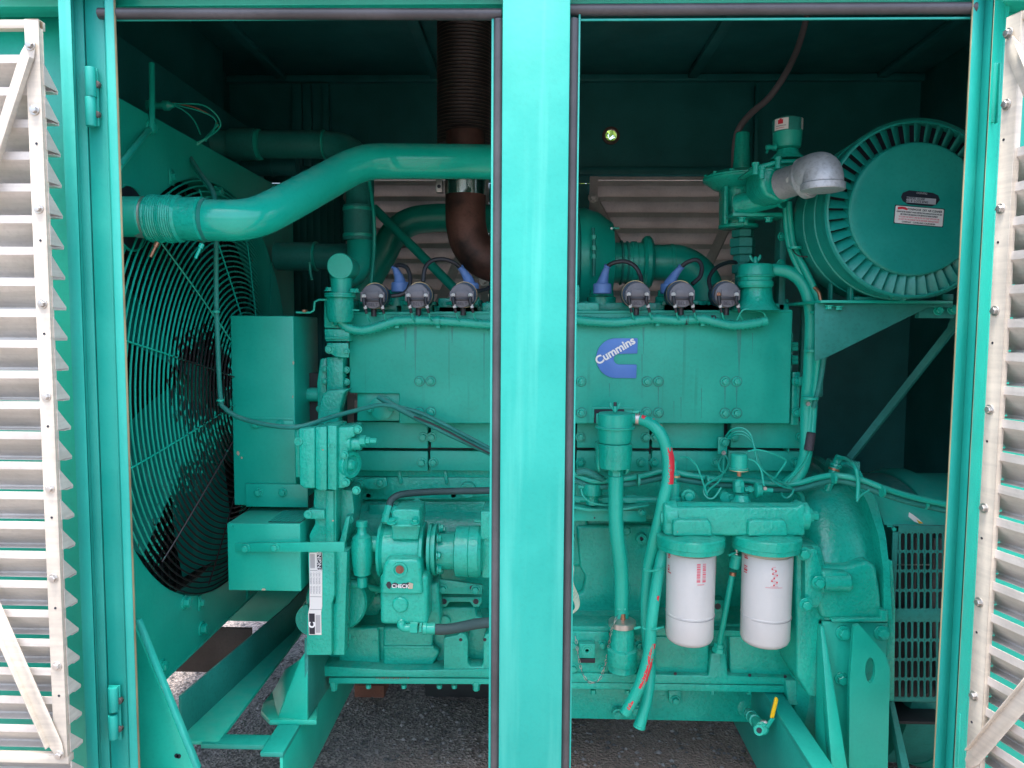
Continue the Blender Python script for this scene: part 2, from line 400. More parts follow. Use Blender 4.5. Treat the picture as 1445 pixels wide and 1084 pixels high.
# wall framing visible inside
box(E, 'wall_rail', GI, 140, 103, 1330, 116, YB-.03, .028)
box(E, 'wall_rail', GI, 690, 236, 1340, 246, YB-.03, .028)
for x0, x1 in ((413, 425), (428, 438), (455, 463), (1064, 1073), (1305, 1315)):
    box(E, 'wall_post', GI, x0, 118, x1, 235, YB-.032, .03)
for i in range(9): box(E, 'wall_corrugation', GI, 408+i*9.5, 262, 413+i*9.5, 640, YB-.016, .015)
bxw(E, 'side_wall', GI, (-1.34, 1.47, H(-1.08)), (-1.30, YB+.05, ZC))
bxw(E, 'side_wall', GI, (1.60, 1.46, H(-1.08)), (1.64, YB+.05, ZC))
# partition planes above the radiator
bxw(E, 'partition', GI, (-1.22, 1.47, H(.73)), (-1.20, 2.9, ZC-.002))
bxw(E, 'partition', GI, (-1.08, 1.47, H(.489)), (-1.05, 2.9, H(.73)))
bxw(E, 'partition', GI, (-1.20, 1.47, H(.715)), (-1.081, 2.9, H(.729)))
# front: centre post with rubber seals
YP = 1.33
pt, pb = W(710.5, 0, YP), W(799, 1084, YP)
bxw(E, 'center_post', GP, (W(706.5, 542, YP).x, YP, H(-1.08)), (W(798.5, 542, YP).x, YP+.045, H(.70)), .002)
def sealstrip(x0, x1, Y): # vertical rubber tube by px at mid height
    a, b = W(x0, 542, Y), W(x1, 542, Y); r = (b.x-a.x)/2
    return tube(E, 'rubber_seal', RUB, [Vector(((a.x+b.x)/2, Y+r, H(-1.0))), Vector(((a.x+b.x)/2, Y+r, H(.545)))], 0, rm=r, smooth=False, seg=14)
sealstrip(694, 709.5, 1.345); sealstrip(795.5, 810.8, 1.345)
for x0, x1 in ((691.5, 694.6), (810.2, 812.6)):
    a, b = W(x0, 542, 1.35), W(x1, 542, 1.35)
    bxw(E, 'door_lip', GP, (a.x, 1.352, H(-1.05)), (b.x, 1.40, H(.556)), .0005)
# header
za = W(700, 12, 1.40).z
bxw(E, 'header', G, (-1.32, 1.382, za), (1.62, 1.43, ZC-.001), .002)
bxw(E, 'header_flange', GI, (-1.0, 1.325, H(.603)), (1.0, 1.381, H(.615)), .001)
for (x0, y0, x1, y1) in ((140, 19.5, 708, 20.5), (797, 14.5, 1376, 11.5)):
    tube(E, 'rubber_seal', RUB, [(x0, y0, 1.356), (x1, y1, 1.356)], 7.6, smooth=False, seg=14)
for (x0, x1) in ((160, 696), (810, 1370)):
    a, b = W(x0, 28, 1.36), W(x1, 28, 1.36)
    bxw(E, 'door_lip', GP, (a.x, 1.358, a.z-.0025), (b.x, 1.362, a.z+.001), .0005)
# jambs: folded strips, px at mid height y=542
def strip(x0, x1, Y0, Y1, name='door_jamb', m=GP, zt_=.70):
    a, b = W(x0, 542, min(Y0, Y1)), W(x1, 542, min(Y0, Y1))
    bm = bmesh.new(); A = W(x0, 542, Y0); B = W(x1, 542, Y1)
    prism(bm, [Vector((A.x, Y0, H(-1.08))), Vector((B.x, Y1, H(-1.08))), Vector((B.x, Y1, H(zt_))), Vector((A.x, Y0, H(zt_)))], Vector((0, .004, 0)))
    return mk(E, name, m, bm, .001)
strip(-200, 104, 1.46, 1.46, 'outer_wall', G)
bxw(E, 'door_jamb', GP, (W(102, 542, 1.33).x, 1.332, H(-1.08)), (W(102, 542, 1.33).x+.004, 1.46, H(.70)), .001)
strip(102, 119, 1.330, 1.330); strip(119, 122.5, 1.330, 1.362); strip(122.5, 136, 1.362, 1.368); strip(138, 164, 1.368, 1.368)
strip(164, 165.5, 1.368, 1.345); strip(165.5, 177.5, 1.343, 1.345); strip(137.6, 138.4, 1.375, 1.375, 'jamb_joint', INK)
strip(177.6, 179, 1.344, 1.346, 'raw_edge', RCH)
# right side
strip(1345.6, 1346.5, 1.345, 1.345, 'raw_edge', RCH)
strip(1346.5, 1362, 1.346, 1.362); strip(1362, 1374.5, 1.362, 1.335); strip(1374.5, 1375.3, 1.335, 1.335, 'raw_edge', RCH)
strip(1375.3, 1390, 1.352, 1.395, m=G); strip(1390, 1396, 1.395, 1.40, m=G); strip(1396, 1800, 1.43, 1.43, 'outer_wall', G)
# hinges
def hinge(x, y0, y1, Y, side=1):
    h = box(E, 'hinge', GP, x-5*side, y0, x+9*side, y1, Y+.006, .004, .001)
    ym = (y0+y1)/2
    for a, b in ((y0, ym-.7), (ym+.7, y1)): cyl(h, 'knuckle', GP, x, (a+b)/2, Y, 7.0, b-a, 'Z', seg=16)
    for yy in (y0+(y1-y0)*.28, y0+(y1-y0)*.8): turn(h, 'rivet', GRD, x+8*side, yy, Y+.005, 'Y', [(4, 5), (-1, 5), (-2, 4), (-2.6, 0)], 14)
    return h
hinge(128, 96, 178, 1.352); hinge(160, 968, 1044, 1.352)
h = box(E, 'hinge', G, 1397, 88, 1410, 173, 1.36, .006); box(h, 'knuckle', GP, 1409, 88, 1412, 173, 1.355, .01)
h = box(E, 'hinge', G, 1349, 1008, 1357, 1084, 1.36, .006)
# louvred doors
def slat_mesh(w_, capx=None):
    bm = bmesh.new(); t = .0016
    prof = [(0, 0), (0, -.0125), (.036, -.0465), (.036, -.0492), (.020, -.0492)]
    A = []; 
    def off(p, q): return p
    # thickened polyline
    P = [Vector((p[0], p[1])) for p in prof]; Nn = []
    for i in range(len(P)):
        a = (P[min(i+1, len(P)-1)]-P[max(i-1, 0)]).normalized(); Nn.append(Vector((-a.y, a.x)))
    loop = P + [p+n*t for p, n in reversed(list(zip(P, Nn)))]
    prism(bm, [Vector((0, p.x, p.y)) for p in loop], Vector((w_, 0, 0)))
    for x in ((0, 1) if capx else ()):
        X_ = capx if x else 0
    if capx is not None:
        prism(bm, [Vector((capx, .0005, -.012)), Vector((capx, .0350, -.0468)), Vector((capx, .0005, -.0468))], Vector((.0012, 0, 0)))
    return bm
def louvre_door(label, M, xa, xb, hs, pitch, hrow, n, z0, z1, stile_in, cap, braces, boltsL, mS=ALS, mF=ALU, par=E, s=1.0, st=.024):
    D = bpy.data.objects.new('louvred_door', None)
    top = bmesh.new(); hexa(top, (xa, -.004, z1-.014), (xb, .012, z1)); bmesh.ops.transform(top, matrix=M, verts=top.verts)
    Dm = mk(par, 'louvred_door', mF, top, .001, label=label)
    def loc(name, m, bm, bev=.001):
        bmesh.ops.transform(bm, matrix=M, verts=bm.verts); return mk(Dm, name, m, bm, bev)
    bm = bmesh.new(); hexa(bm, (xa, -.004, z0-.014), (xb, .012, z0)); loc('bottom_rail', mF, bm)
    for x in hs:
        bm = bmesh.new(); hexa(bm, (x, -.006, z0), (x+st, -.0045, z1)); 
        e = x+st if stile_in > 0 else x
        hexa(bm, (e-.0015 if stile_in > 0 else e, -.006, z0), (e if stile_in > 0 else e+.0015, .006, z1)); loc('stile', mF, bm, .0006)
    bm = slat_mesh(xb-xa, cap); 
    first = None
    for i in range(n):
        z = hrow-i*pitch
        Mi = M @ Matrix.Translation((xa, .0005, z)) @ Matrix.Diagonal((1, s, s, 1))
        if first is None:
            me = bpy.data.meshes.new('slat'); bmesh.ops.recalc_face_normals(bm, faces=bm.faces); bm.to_mesh(me); bm.free(); me.materials.append(mS)
            first = me
        o = bpy.data.objects.new('slat', me); o.matrix_basis = Mi @ Matrix.Rotation(rad(random.uniform(-.12, .12)), 4, 'X'); link(o, Dm)
    for (xA, zA, xB, zB, wd) in braces:
        bm = bmesh.new(); a = Vector((xA, -.008, zA)); b = Vector((xB, -.008, zB)); d = (b-a).normalized(); nn = Vector((-d.z, 0, d.x))
        q = lambda t, o_: a+d*t+nn*o_
        L_ = (b-a).length
        prism(bm, [q(-.004, -wd*.3), q(-.008, 0), q(-.004, wd*.3), q(.018, wd/2), q(L_-.018, wd/2), q(L_+.004, wd*.3), q(L_+.004, -wd*.3), q(L_-.018, -wd/2), q(.018, -wd/2)], Vector((0, -.0018, 0)))
        prism(bm, [q(.02, wd/2), q(L_-.02, wd/2), q(L_-.02, wd/2)+Vector((0, -.012, 0)), q(.02, wd/2)+Vector((0, -.012, 0))], nn*-.0015)
        loc('diagonal_brace', mF, bm, .0004)
    for x, z, kind in boltsL:
        p = M @ Vector((x, -.0062 if kind != 2 else -.0098, z))
        if kind: bolt(Dm, 0, 0, None, 5.0, m=ZNC, axis=(M.to_3x3() @ Vector((0, -1, 0))), pos=p, L=.9)
        else:
            bm = bmesh.new(); lathe_bm(bm, p, M.to_3x3() @ Vector((0, -1, 0)), [(0, .0022), (.0004, .0022)], 10); mk(Dm, 'screw_hole', INK, bm)
    return Dm
YL = 1.25
xr = W(57.5, 60, YL).x + .002
M = Matrix.Translation((xr, YL, 0))
h0 = W(50, 77, YL).z
zt1 = W(20, 29, YL).z; zb1 = W(20, 1064, YL).z
bl = []
for i, y in enumerate((67, 157, 295, 429, 559, 688, 814, 937, 1060)): bl.append((-.013, W(50, y, YL).z, 2 if i in (0, 8) else 1))
for y in (204, 340, 471, 601, 729, 856, 979): bl.append((-.012, W(60, y, YL).z, 0))
pz = h0 - W(50, 436.5, YL).z
louvre_door('left louvred aluminium door, its slats level and facing the viewer', M, -.42, -.001, [-.025], pz/8, h0, 26, zb1, zt1, 1, .4195,
    [(-.013, W(50, 66, YL).z, -.115, W(0, 66, YL).z-.27, .024), (-.013, W(80, 1060, YL).z, -.17, W(0, 1060, YL).z+.40, .024)], bl, s=pz/8/.05)
# right door swung towards the viewer
YR = 1.27; dx, dy = .247, -.969
O = W(1396, 542, YR)
M = Matrix(((dx, -dy, 0, O.x), (dy, dx, 0, O.y), (0, 0, 1, 0), (0, 0, 0, 1)))
pr = (W(1400, 728.5, YR-.02).z - W(1400, 996, YR-.02).z)/6
h0 = W(1412, 728.5, YR-.02).z + pr*11
bl = []
for i, y in enumerate((48, 148, 295, 439, 578, 717, 850, 982)): bl.append((.010, W(1400, y, YR-.01).z, 2 if i == 0 else 1))
for y in (197, 342, 484, 623, 760, 893, 1020): bl.append((.008, W(1400, y, YR-.01).z, 0))
Z_ = lambda y: W(1400, y, YR-.01).z
louvre_door('right louvred aluminium door swung out towards the viewer', M, .0, .46, [.0], pr, h0, 27, Z_(1150), Z_(22), 1, .0,
    [(.012, Z_(60), .16, Z_(60)-.31, .026), (.010, Z_(1076), .15, Z_(1076)+.24, .026)], bl, s=pr/.05, st=.028)
# rear louvred doors (seen from the inside, closed)
for lab, x0, x1, br in (('rear louvred door behind the exhaust elbow, seen from inside', 488, 690, [(.43, 'a')]), ('rear louvred door left of the gas regulator, seen from inside', 832, 1046, [])):
    a, b = W(x0, 264, YB-.02), W(x1, 264, YB-.02); zz = W(0, 262, YB-.02).z; w_ = b.x-a.x
    M = Matrix.Translation((a.x, YB-.03, 0)); p_ = RP(21.3, YB)
    louvre_door(lab, M, .0, w_, [.001, w_-.032], p_, zt+.004, 19, H(-.6), zt+.022, 1, .0,
        [(.012, zz-.05, .17, zz-.33, .04), (w_-.015, zz-.06, w_-.22, zz-.52, .04)], [(.014, zz-.05, 1), (.014, zz-.2, 0), (w_-.018, zz-.22, 0), (w_-.018, zz-.4, 1)], mS=ALR, mF=ALR, s=p_/.0415, st=.032)
# shrub seen through the hole
sh = T('leafy_shrub', 'sunlit yellow-green shrub glimpsed through the round hole in the back wall', 'shrub')
tube(sh, 'trunk', WOD, [Vector((.55, 6.1, 0)), Vector((.56, 6.1, 1.2)), Vector((.6, 6.12, 2.3))], 0, rm=.04)
bm = bmesh.new()
for k in range(1600):
    u = Vector((random.gauss(0, 1), random.gauss(0, 1), random.gauss(0, 1))).normalized()*random.uniform(.3, 1); p = Vector((.66, 6.1, 2.75))+Vector((u.x*.6, u.y*.5, u.z*.7))
    a = Vector((random.gauss(0, 1), random.gauss(0, 1), random.gauss(0, 1))).normalized()*.045; b_ = a.cross(Vector((random.gauss(0, 1), random.gauss(0, 1), random.gauss(0, 1)))).normalized()*.022
    bm.faces.new([bm.verts.new(q) for q in (p-a, p+b_, p+a, p-b_)])
mk(sh, 'crown', LEF, bm)
# ================= skid frame =================
K = T('skid_frame', 'green welded steel base frame carrying the engine over the bare ground', 'base frame')
def rail(x0, x1, y0, y1, h0, h1, fl):  # channel: web at x1 side, top flange x0..x1
    bxw(K, 'rail', G, (min(x0, x1), y0, H(-h1)), (max(x0, x1), y1, H(-h0)), .003)
bxw(K, 'main_rail', GX, (-.635, 1.66, H(-1.012)), (-.58, 3.15, H(-1.0)), .002)  # darker green puts shade into the colour of the rail tops
bxw(K, 'main_rail', G, (-.589, 1.661, H(-1.18)), (-.581, 3.149, H(-1.0125)), .002)
bxw(K, 'main_rail', GX, (.65, 1.62, H(-1.012)), (.70, 3.15, H(-1.0)), .002)
bxw(K, 'main_rail', GX, (.651, 1.621, H(-1.25)), (.66, 3.149, H(-1.0125)), .002)
bxw(K, 'cross_member', GX, (-.79, 1.69, H(-1.0125)), (-.6355, 1.735, H(-1.0005)), .001)
bxw(K, 'cross_member', G, (-1.2, 2.72, H(-1.12)), (-.66, 2.76, H(-1.0)), .002)
bxw(K, 'cross_member', G, (.765, 2.4, H(-1.12)), (1.55, 2.44, H(-.98)), .002)
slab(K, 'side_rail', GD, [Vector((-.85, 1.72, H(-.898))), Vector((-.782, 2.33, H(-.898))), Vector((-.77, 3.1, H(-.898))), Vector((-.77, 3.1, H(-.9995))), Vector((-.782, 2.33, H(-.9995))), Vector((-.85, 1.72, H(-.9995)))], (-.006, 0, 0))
slab(K, 'side_rail', G, [Vector((-.86, 1.70, H(-1.0))), Vector((-.752, 1.70, H(-1.0))), Vector((-.752, 3.1, H(-1.0))), Vector((-.79, 3.1, H(-1.0)))], (0, 0, -.009))
bxw(K, 'end_plate', GRD, (-1.28, 2.3, H(-1.12)), (-.90, 2.31, H(-.97)), .002)
for py, px in ((1067, 284), (1058, 284), (1047, 287)): pass
# gusset plate bottom left
poly(K, 'gusset', G, [(188, 880), (274, 1086), (274, 1130), (188, 1130)], 1.44, .006)
slab(K, 'gusset_flange', GP, [(190, 876, 1.41), (196, 876, 1.41), (281, 1086, 1.41), (274, 1086, 1.41)], (0, .012, 0))
turn(K, 'slot', INK, 249, 1067, 1.4385, 'Y', [(0, 3.4), (1, 3.4)], 16); turn(K, 'slot', INK, 252, 1067.5, 1.4385, 'Y', [(0, 3.4), (1, 3.4)], 16)
# front engine foot
FT = T('front_engine_mount', 'welded green steel foot with angled webs under the front end of the engine', 'engine mount')
slab(FT, 'foot_plate', G, [(368, 1004, 1.95), (371, 992, 2.02), (396, 960, 2.15), (450, 960, 2.15), (447, 1016, 1.78), (380, 1016, 1.78)], (0, 0, -.014), .003)
slab(FT, 'web', G, [(434, 915, 1.82), (434, 1018, 1.78), (392, 1014, 1.80), (424, 930, 1.82)], (0, .012, 0), .002)
slab(FT, 'web', GD, [(435, 900, 1.82), (468, 898, 2.06), (470, 962, 2.06), (435, 1016, 1.79)], (-.010, 0, 0), .002)
slab(FT, 'web', G, [(424, 930, 1.82), (392, 1012, 1.80), (384, 978, 2.05), (402, 945, 2.05)], (.005, .01, 0), .001)
# rear engine bracket
RB = T('rear_engine_mount', 'tall green steel bracket with an oval hole and a slanting rib under the flywheel housing', 'engine mount')
box(RB, 'flange_plate', G, 1152, 879, 1253, 1110, 1.86, .012)
slab(RB, 'rib', G, [(1158, 884, 1.85), (1163, 884, 1.85), (1200, 1110, 1.72), (1176, 1110, 1.72)], (0, .03, 0), .001)
slab(RB, 'rib', G, [(1157, 884, 1.855), (1159, 884, 1.855), (1172, 1110, 1.74), (1153, 1110, 1.80)], (0, .02, 0), .001)
# side plate with hole (built as ring + polygon)
def oval_plate():
    pts = [(1205, 884), (1213, 882), (1250, 925), (1256, 945), (1252, 1110), (1198, 1110), (1199, 960)]
    Y = 1.80; n = 28; c = (1228, 946)
    inner = [(c[0]+7*math.cos(2*math.pi*i/n), c[1]+18*math.sin(2*math.pi*i/n)) for i in range(n)]
    # outer: ray cast onto polygon
    def hit(a):
        dx_, dy_ = math.cos(a), math.sin(a); best = 1e9
        for (x0, y0), (x1, y1) in zip(pts, pts[1:]+pts[:1]):
            ex, ey = x1-x0, y1-y0; den = dx_*ey-dy_*ex
            if abs(den) < 1e-9: continue
            t = ((x0-c[0])*ey-(y0-c[1])*ex)/den; u = ((x0-c[0])*dy_-(y0-c[1])*dx_)/den
            if t > 0 and -.001 <= u <= 1.001: best = min(best, t)
        return (c[0]+dx_*best, c[1]+dy_*best)
    angs = sorted([2*math.pi*i/n for i in range(n)]+[math.atan2(y-c[1], x-c[0]) % (2*math.pi) for x, y in pts])
    bm = bmesh.new(); rows = []
    for a in angs:
        i_ = (c[0]+7*math.cos(a), c[1]+18*math.sin(a)); o_ = hit(a)
        rows.append([bm.verts.new(p) for p in (W(*i_, Y), W(*o_, Y), W(*o_, Y)+Vector((0, .012, 0)), W(*i_, Y)+Vector((0, .012, 0)))])
    for A, B in zip(rows, rows[1:]+rows[:1]):
        for i in range(4): bm.faces.new((A[i], A[(i+1) % 4], B[(i+1) % 4], B[i]))
    return mk(RB, 'lifting_plate', G, bm)
oval_plate()
bolts(RB, [(1190, 893), (1244, 893)], 1.859, 8); bolt(RB, 1187, 958, 1.859, 7)
slab(K, 'diagonal_web', GD, [(1255, 990, 1.9), (1262, 990, 1.9), (1290, 1110, 1.8), (1278, 1110, 1.8)], (0, .03, 0))
# ================= radiator =================
R = T('radiator', 'large green radiator shroud on the left with a round wire fan guard', 'radiator')
XS = -.89; YC, HC, RR = 2.07, -.17, .57
def wire_mat(): return GW
# shroud sheet with a round opening, in plane X=XS
def shroud():
    n = 96; h0, h1, y0, y1 = -.856, .487, 1.47, 2.75
    bm = bmesh.new(); rows = []
    cor = [math.atan2(h-HC, y-YC) % (2*math.pi) for y in (y0, y1) for h in (h0, h1)]
    for a in sorted([2*math.pi*i/n for i in range(n)]+cor):
        ca, sa = math.cos(a), math.sin(a)
        t = min([((y1 if ca > 0 else y0)-YC)/ca if abs(ca) > 1e-6 else 1e9, ((h1 if sa > 0 else h0)-HC)/sa if abs(sa) > 1e-6 else 1e9])
        rr = RR
        if (YC+ca*rr) < y0+.005: rr = min(rr, (YC-y0-.005)/abs(ca))
        i_ = Vector((XS, YC+ca*rr, H(HC+sa*rr))); o_ = Vector((XS, YC+ca*t, H(HC+sa*t))); e = Vector((-.004, 0, 0)); e2 = Vector((-.09, 0, 0))
        rows.append([bm.verts.new(p) for p in (i_, o_, o_+e, i_+e, i_+e2)])
    for A, B in zip(rows, rows[1:]+rows[:1]):
        for i in range(3): bm.faces.new((A[i], A[i+1], B[i+1], B[i]))
        bm.faces.new((A[3], A[4], B[4], B[3]))
    return mk(R, 'shroud', G, bm, ang=25)
shr = shroud()
bxw(R, 'bottom_flange', G, (XS-.10, 1.47, H(-.862)), (XS+.002, 2.75, H(-.857)), .001)
bxw(R, 'side_tank', GI, (-1.19, 1.48, H(-.86)), (-1.12, 3.12, H(.487)), .003)
core = bxw(R, 'core', DRK, (-1.10, 1.48, H(-.80)), (-1.07, 3.10, H(.45)), 0)
bm = bmesh.new()
for i in range(64): hexa(bm, (-1.068, 1.485, H(-.78+i*.019)), (-1.060, 3.0, H(-.777+i*.019)))
for i in range(36): hexa(bm, (-1.0605, 1.49+i*.043, H(-.79)), (-1.056, 1.496+i*.043, H(.44)))
mk(core, 'cooling_fins', DRK, bm, kind='stuff')
# fan
FNX = -.945
hub = lathe(R, 'fan_hub', G, Vector((FNX-.03, YC, H(HC))), 'X', [(0, .07), (.03, .07), (.035, .05), (.035, 0)], 32)
for k in range(6):
    a = 2*math.pi*k/6-2.74; bm = bmesh.new(); rows = []
    for i in range(9):
        t = i/8; r = .06+t*.47; wv = .05+.048*math.sin(min(1, t*1.3)*1.5); tw = rad(38-18*t)
        c_, s_ = math.cos(a+.18*t), math.sin(a+.18*t); row = []
        for q in (-1, -.5, 0, .5, 1):
            u = q*wv; row.append(bm.verts.new((FNX+u*math.sin(tw)-.012*(1-q*q), YC+c_*r-s_*u*math.cos(tw), H(HC)+s_*r+c_*u*math.cos(tw))))
        rows.append(row)
    for A, B in zip(rows, rows[1:]):
        for i in range(4): bm.faces.new((A[i], A[i+1], B[i+1], B[i]))
    bmesh.ops.solidify(bm, geom=bm.faces[:], thickness=.004); mk(R, 'fan_blade', GP, bm)
# guard
gd = None
def gx(r): # dome offset
    t = 1-r/RR; return XS+.008+.095*min(1, t*1.25)**.85
NR = 38
for i in range(NR):
    r = .565-i*.0142; n = 72; P = [Vector((gx(r), YC+r*math.cos(2*math.pi*k/n), H(HC)+r*math.sin(2*math.pi*k/n))) for k in range(n+1)]
    if i < 3: P = [p for p in P]
    bm = bmesh.new(); sweep(bm, P, .0024, 6, cap=False)
    o = mk(gd or R, 'fan_guard' if gd is None else 'ring_wire', GW, bm); gd = gd or o
for k in range(12):
    a = 2*math.pi*k/12+.26; P = [Vector((gx(r)+.0045, YC+r*math.cos(a), H(HC)+r*math.sin(a))) for r in [.045+i*.0332 for i in range(16)]]
    bm = bmesh.new(); sweep(bm, P, .0021, 6); mk(gd, 'spoke_wire', GW, bm)
for a in (rad(115), rad(60), rad(-105), rad(-60), rad(178)):
    p = Vector((XS+.004, YC+(RR+.02)*math.cos(a), H(HC)+(RR+.02)*math.sin(a)))
    bxw(gd, 'mounting_tab', G, (p.x-.003, p.y-.012, p.z-.02), (p.x, p.y+.012, p.z+.02), .001)
    bolt(gd, 0, 0, None, 5, m=G, axis=Vector((1, 0, 0)), pos=p, name='bolt')
for px, py in ((212, 180), (305, 272), (228, 940), (260, 850), (284, 887)):
    q = ray(px, py); q *= XS/q.x; bolt(R, 0, 0, None, 7.5, axis=Vector((1, 0, 0)), pos=Vector((XS, q.y, q.z+CH)))
for y0 in (2.24,):
    bxw(R, 'shroud_seam', G, (XS, y0, H(-.85)), (XS+.003, y0+.03, H(-.69)), .001)
# hole where the charge pipe passes into the shroud
q = ray(184, 308); q *= (XS+.001)/q.x
lathe(R, 'pipe_opening', INK, Vector((XS-.001, q.y, q.z+CH)), 'X', [(0, .072), (.003, .072)], 32)
lathe(R, 'pipe_opening_lip', G, Vector((XS, q.y, q.z+CH)), 'X', [(0, .068), (.005, .069), (.005, .072), (0, .073)], 32)
# lifting pipe & conduit on shroud
cn = tube(None, 'conduit', G, [(214, 90, 1.75), (214, 180, 1.72), (208, 186, 1.70), (168, 236, 1.50)], 4.2, n=5)
prop(cn, 'thin green conduit elbowing down across the top corner of the radiator shroud', 'conduit')
jb = T('junction_fitting', 'dark cable gland with loose wires above the radiator', 'cable gland')
turn(jb, 'gland', G, 222, 149, 1.9, 'X', [(-14, 7), (-8, 8), (-8, 5), (8, 5), (9, 7), (16, 7), (20, 4), (24, 3)], 12)
for k, (a, b, c_, d_) in enumerate((((243, 145), (275, 152), (300, 165), (309, 180)), ((243, 147), (285, 158), (305, 172), (290, 200)), ((244, 148), (262, 158), (275, 172), (283, 190)), ((244, 146), (290, 150), (311, 178), (275, 205)))):
    tube(jb, 'loose_wire', G if k else CPR, [(*a, 1.95), (*b, 1.97), (*c_, 2.0), (*d_, 2.0)], 1.1, seg=6)
lm = T('wire_drop', 'bundle of green wires hanging over the top edge of the fan guard', 'wiring')
for k in range(4):
    tube(lm, 'wire', G, [(305+k, 176, 2.0), (296-k*3, 192+k*2, 1.98), (270+k*2, 207, 1.97), (266+k, 222, 1.95), (282+k, 250, 1.9), (302+k*.5, 275, 1.8)], 1.5, seg=6)
tube(lm, 'conduit', GD, [(268, 222, 1.94), (285, 248, 1.88), (300, 270, 1.80), (305, 300, 1.77), (305, 400, 1.78), (307, 480, 1.80), (311, 560, 1.82), (318, 577, 1.82), (345, 592, 1.82), (395, 602, 1.80), (428, 601, 1.80), (470, 588, 1.86), (520, 575, 1.93), (545, 572, 1.96), (590, 582, 1.98), (640, 606, 1.98), (693, 634, 1.98)], 3.3)
for x, y in ((303, 338), (305, 440), (311, 565)): turn(lm, 'cable_tie', G, x, y, 1.78, 'Z', [(-1.5, 5), (1.5, 5.4)], 12)
tube(lm, 'wire', GD, [(534, 560, 1.99), (560, 575, 1.97), (600, 596, 1.97), (650, 620, 1.97), (693, 640, 1.97)], 4.2)
tube(lm, 'wire', CAB, [(584, 588, 1.96), (620, 603, 1.96), (660, 624, 1.96), (693, 641, 1.96)], 1.3, seg=6)
# ================= belt guards =================
U = T('belt_guard_cover', 'tall green sheet-metal box standing between fan guard and engine', 'guard box')
box(U, 'front_cover', G, 330.5, 446, 414, 713, 1.93, .22, .003, seg=3)
box(U, 'front_lip', G, 331.5, 590, 413, 592, 1.928, .003, .001)
poly(U, 'joint_plate', G, [(352, 594), (414, 594), (414, 605), (352, 603)], 1.927, .004)
bolts(U, [(361, 599), (395, 598)], 1.925, 4.2, washer=True)
tube(U, 'bracket_arm', G, [(418, 441, 1.95), (438, 441, 1.95), (443, 438, 1.95), (444, 426, 1.95), (450, 423, 1.95), (470, 423, 1.95)], 1.6, smooth=False, seg=8)
cyl(U, 'screw_head', CPR, 430, 439, 1.95, 4, 4, 'Z', seg=6)
turn(U, 'dark_pulley', DRK, 440, 560, 2.06, 'Y', [(0, 34), (10, 34), (12, 26), (20, 26)], 28)
V = T('lower_belt_guard', 'small low green box with a perforated top below the tall guard', 'guard box')
yF = 1.80
p0, p1 = W(320, 738.5, yF), W(425, 835, yF)
bxw(V, 'casing', G, (p0.x, yF, p1.z), (p1.x, yF+.17, p0.z), .003, seg=3)
a, b = W(347, 684, 1.95), W(434, 713, 1.95)
box(V, 'back_flange', G, 347, 684, 434, 715, 1.922, .006, .001)
bolts(V, [(365, 695), (399, 695)], 1.921, 4.8)
slab(V, 'strap', G, [(332, 767, 1.797), (486, 765, 1.75), (486, 779, 1.75), (332, 779, 1.797)], (0, .006, 0), .001)
bolts(V, [(347, 774)], 1.789, 4.8); bolts(V, [(388, 773)], 1.777, 4.8)
# perforated mesh on top
mz = p0.z+.0015; x0, x1 = W(376, 738, yF).x, W(422, 738, yF).x
bxw(V, 'vent_opening', INK, (x0, yF+.012, mz-.001), (x1, yF+.125, mz), 0)
bm = bmesh.new()
for i in range(-10, 18):
    for s_ in (-1, 1):
        a_ = Vector((x0+(x1-x0)*(i/7), yF+.05, mz+.002)); 
        for (u0, v0, u1, v1) in ((i/7, 0, i/7+s_*1.4, 1),):
            A = Vector((x0+(x1-x0)*u0, yF+.012, mz+.0015)); B = Vector((x0+(x1-x0)*u1, yF+.125, mz+.0015))
            d_ = B-A
            t0, t1 = 0, 1
            lo, hi = x0, x1
            if abs(d_.x) > 1e-6:
                ta, tb = (lo-A.x)/d_.x, (hi-A.x)/d_.x; t0 = max(0, min(ta, tb)); t1 = min(1, max(ta, tb))
            if t1 > t0: sweep(bm, [A+d_*t0, A+d_*t1], .0006, 5)
mk(V, 'vent_mesh', G, bm, kind='stuff')
for x in (326,): turn(V, 'screw_head', G, x+2, 743, yF-.001, 'Y', [(0, 2), (-1, 1.6)], 8)
# ================= pipes =================
CP = T('front_charge_air_pipe', 'wide glossy green air pipe bending across the left doorway in front of everything', 'pipe')
pp = [(262, 311, 1.61), (300, 311, 1.61), (335, 311, 1.62), (366, 305, 1.65), (400, 289, 1.70), (455, 259, 1.80), (478, 246, 1.84), (500, 235, 1.87), (525, 228.5, 1.90), (560, 227.5, 1.93), (640, 228, 1.96), (700, 229, 1.98), (770, 230, 1.99)]
P = resample(catmull([W(*p) for p in pp], 10), .012)
bm = bmesh.new(); sweep(bm, P, .0445, 40); mk(CP, 'tube', GG, bm, ang=60)
turn(CP, 'inner_stub', G, 150, 306, 1.585, 'X', [(-20, 28), (55, 28), (57, 26)], 36)
turn(CP, 'hose_sleeve', GC, 238, 309, 1.60, 'X', [(-33, 27), (-30, 30), (-27, 32.5), (-23, 33.6)]+[(-21+i*1.5, 32.6+(.7 if i % 2 else 0)+.8*math.sin(i*.5)) for i in range(26)]+[(18.5, 31.4), (20, 30.2), (40, 30.2), (48, 30.6), (50, 28)], 48)
turn(CP, 'hose_clamp', ZNC, 203, 307, 1.59, 'X', [(-9, 27.5), (-9, 28.6), (7, 29.6), (7, 28)], 36)
turn(CP, 'hose_clamp', GD, 287, 310.5, 1.61, 'X', [(-8, 29), (-8, 30.4), (8, 30.4), (8, 28)], 36)
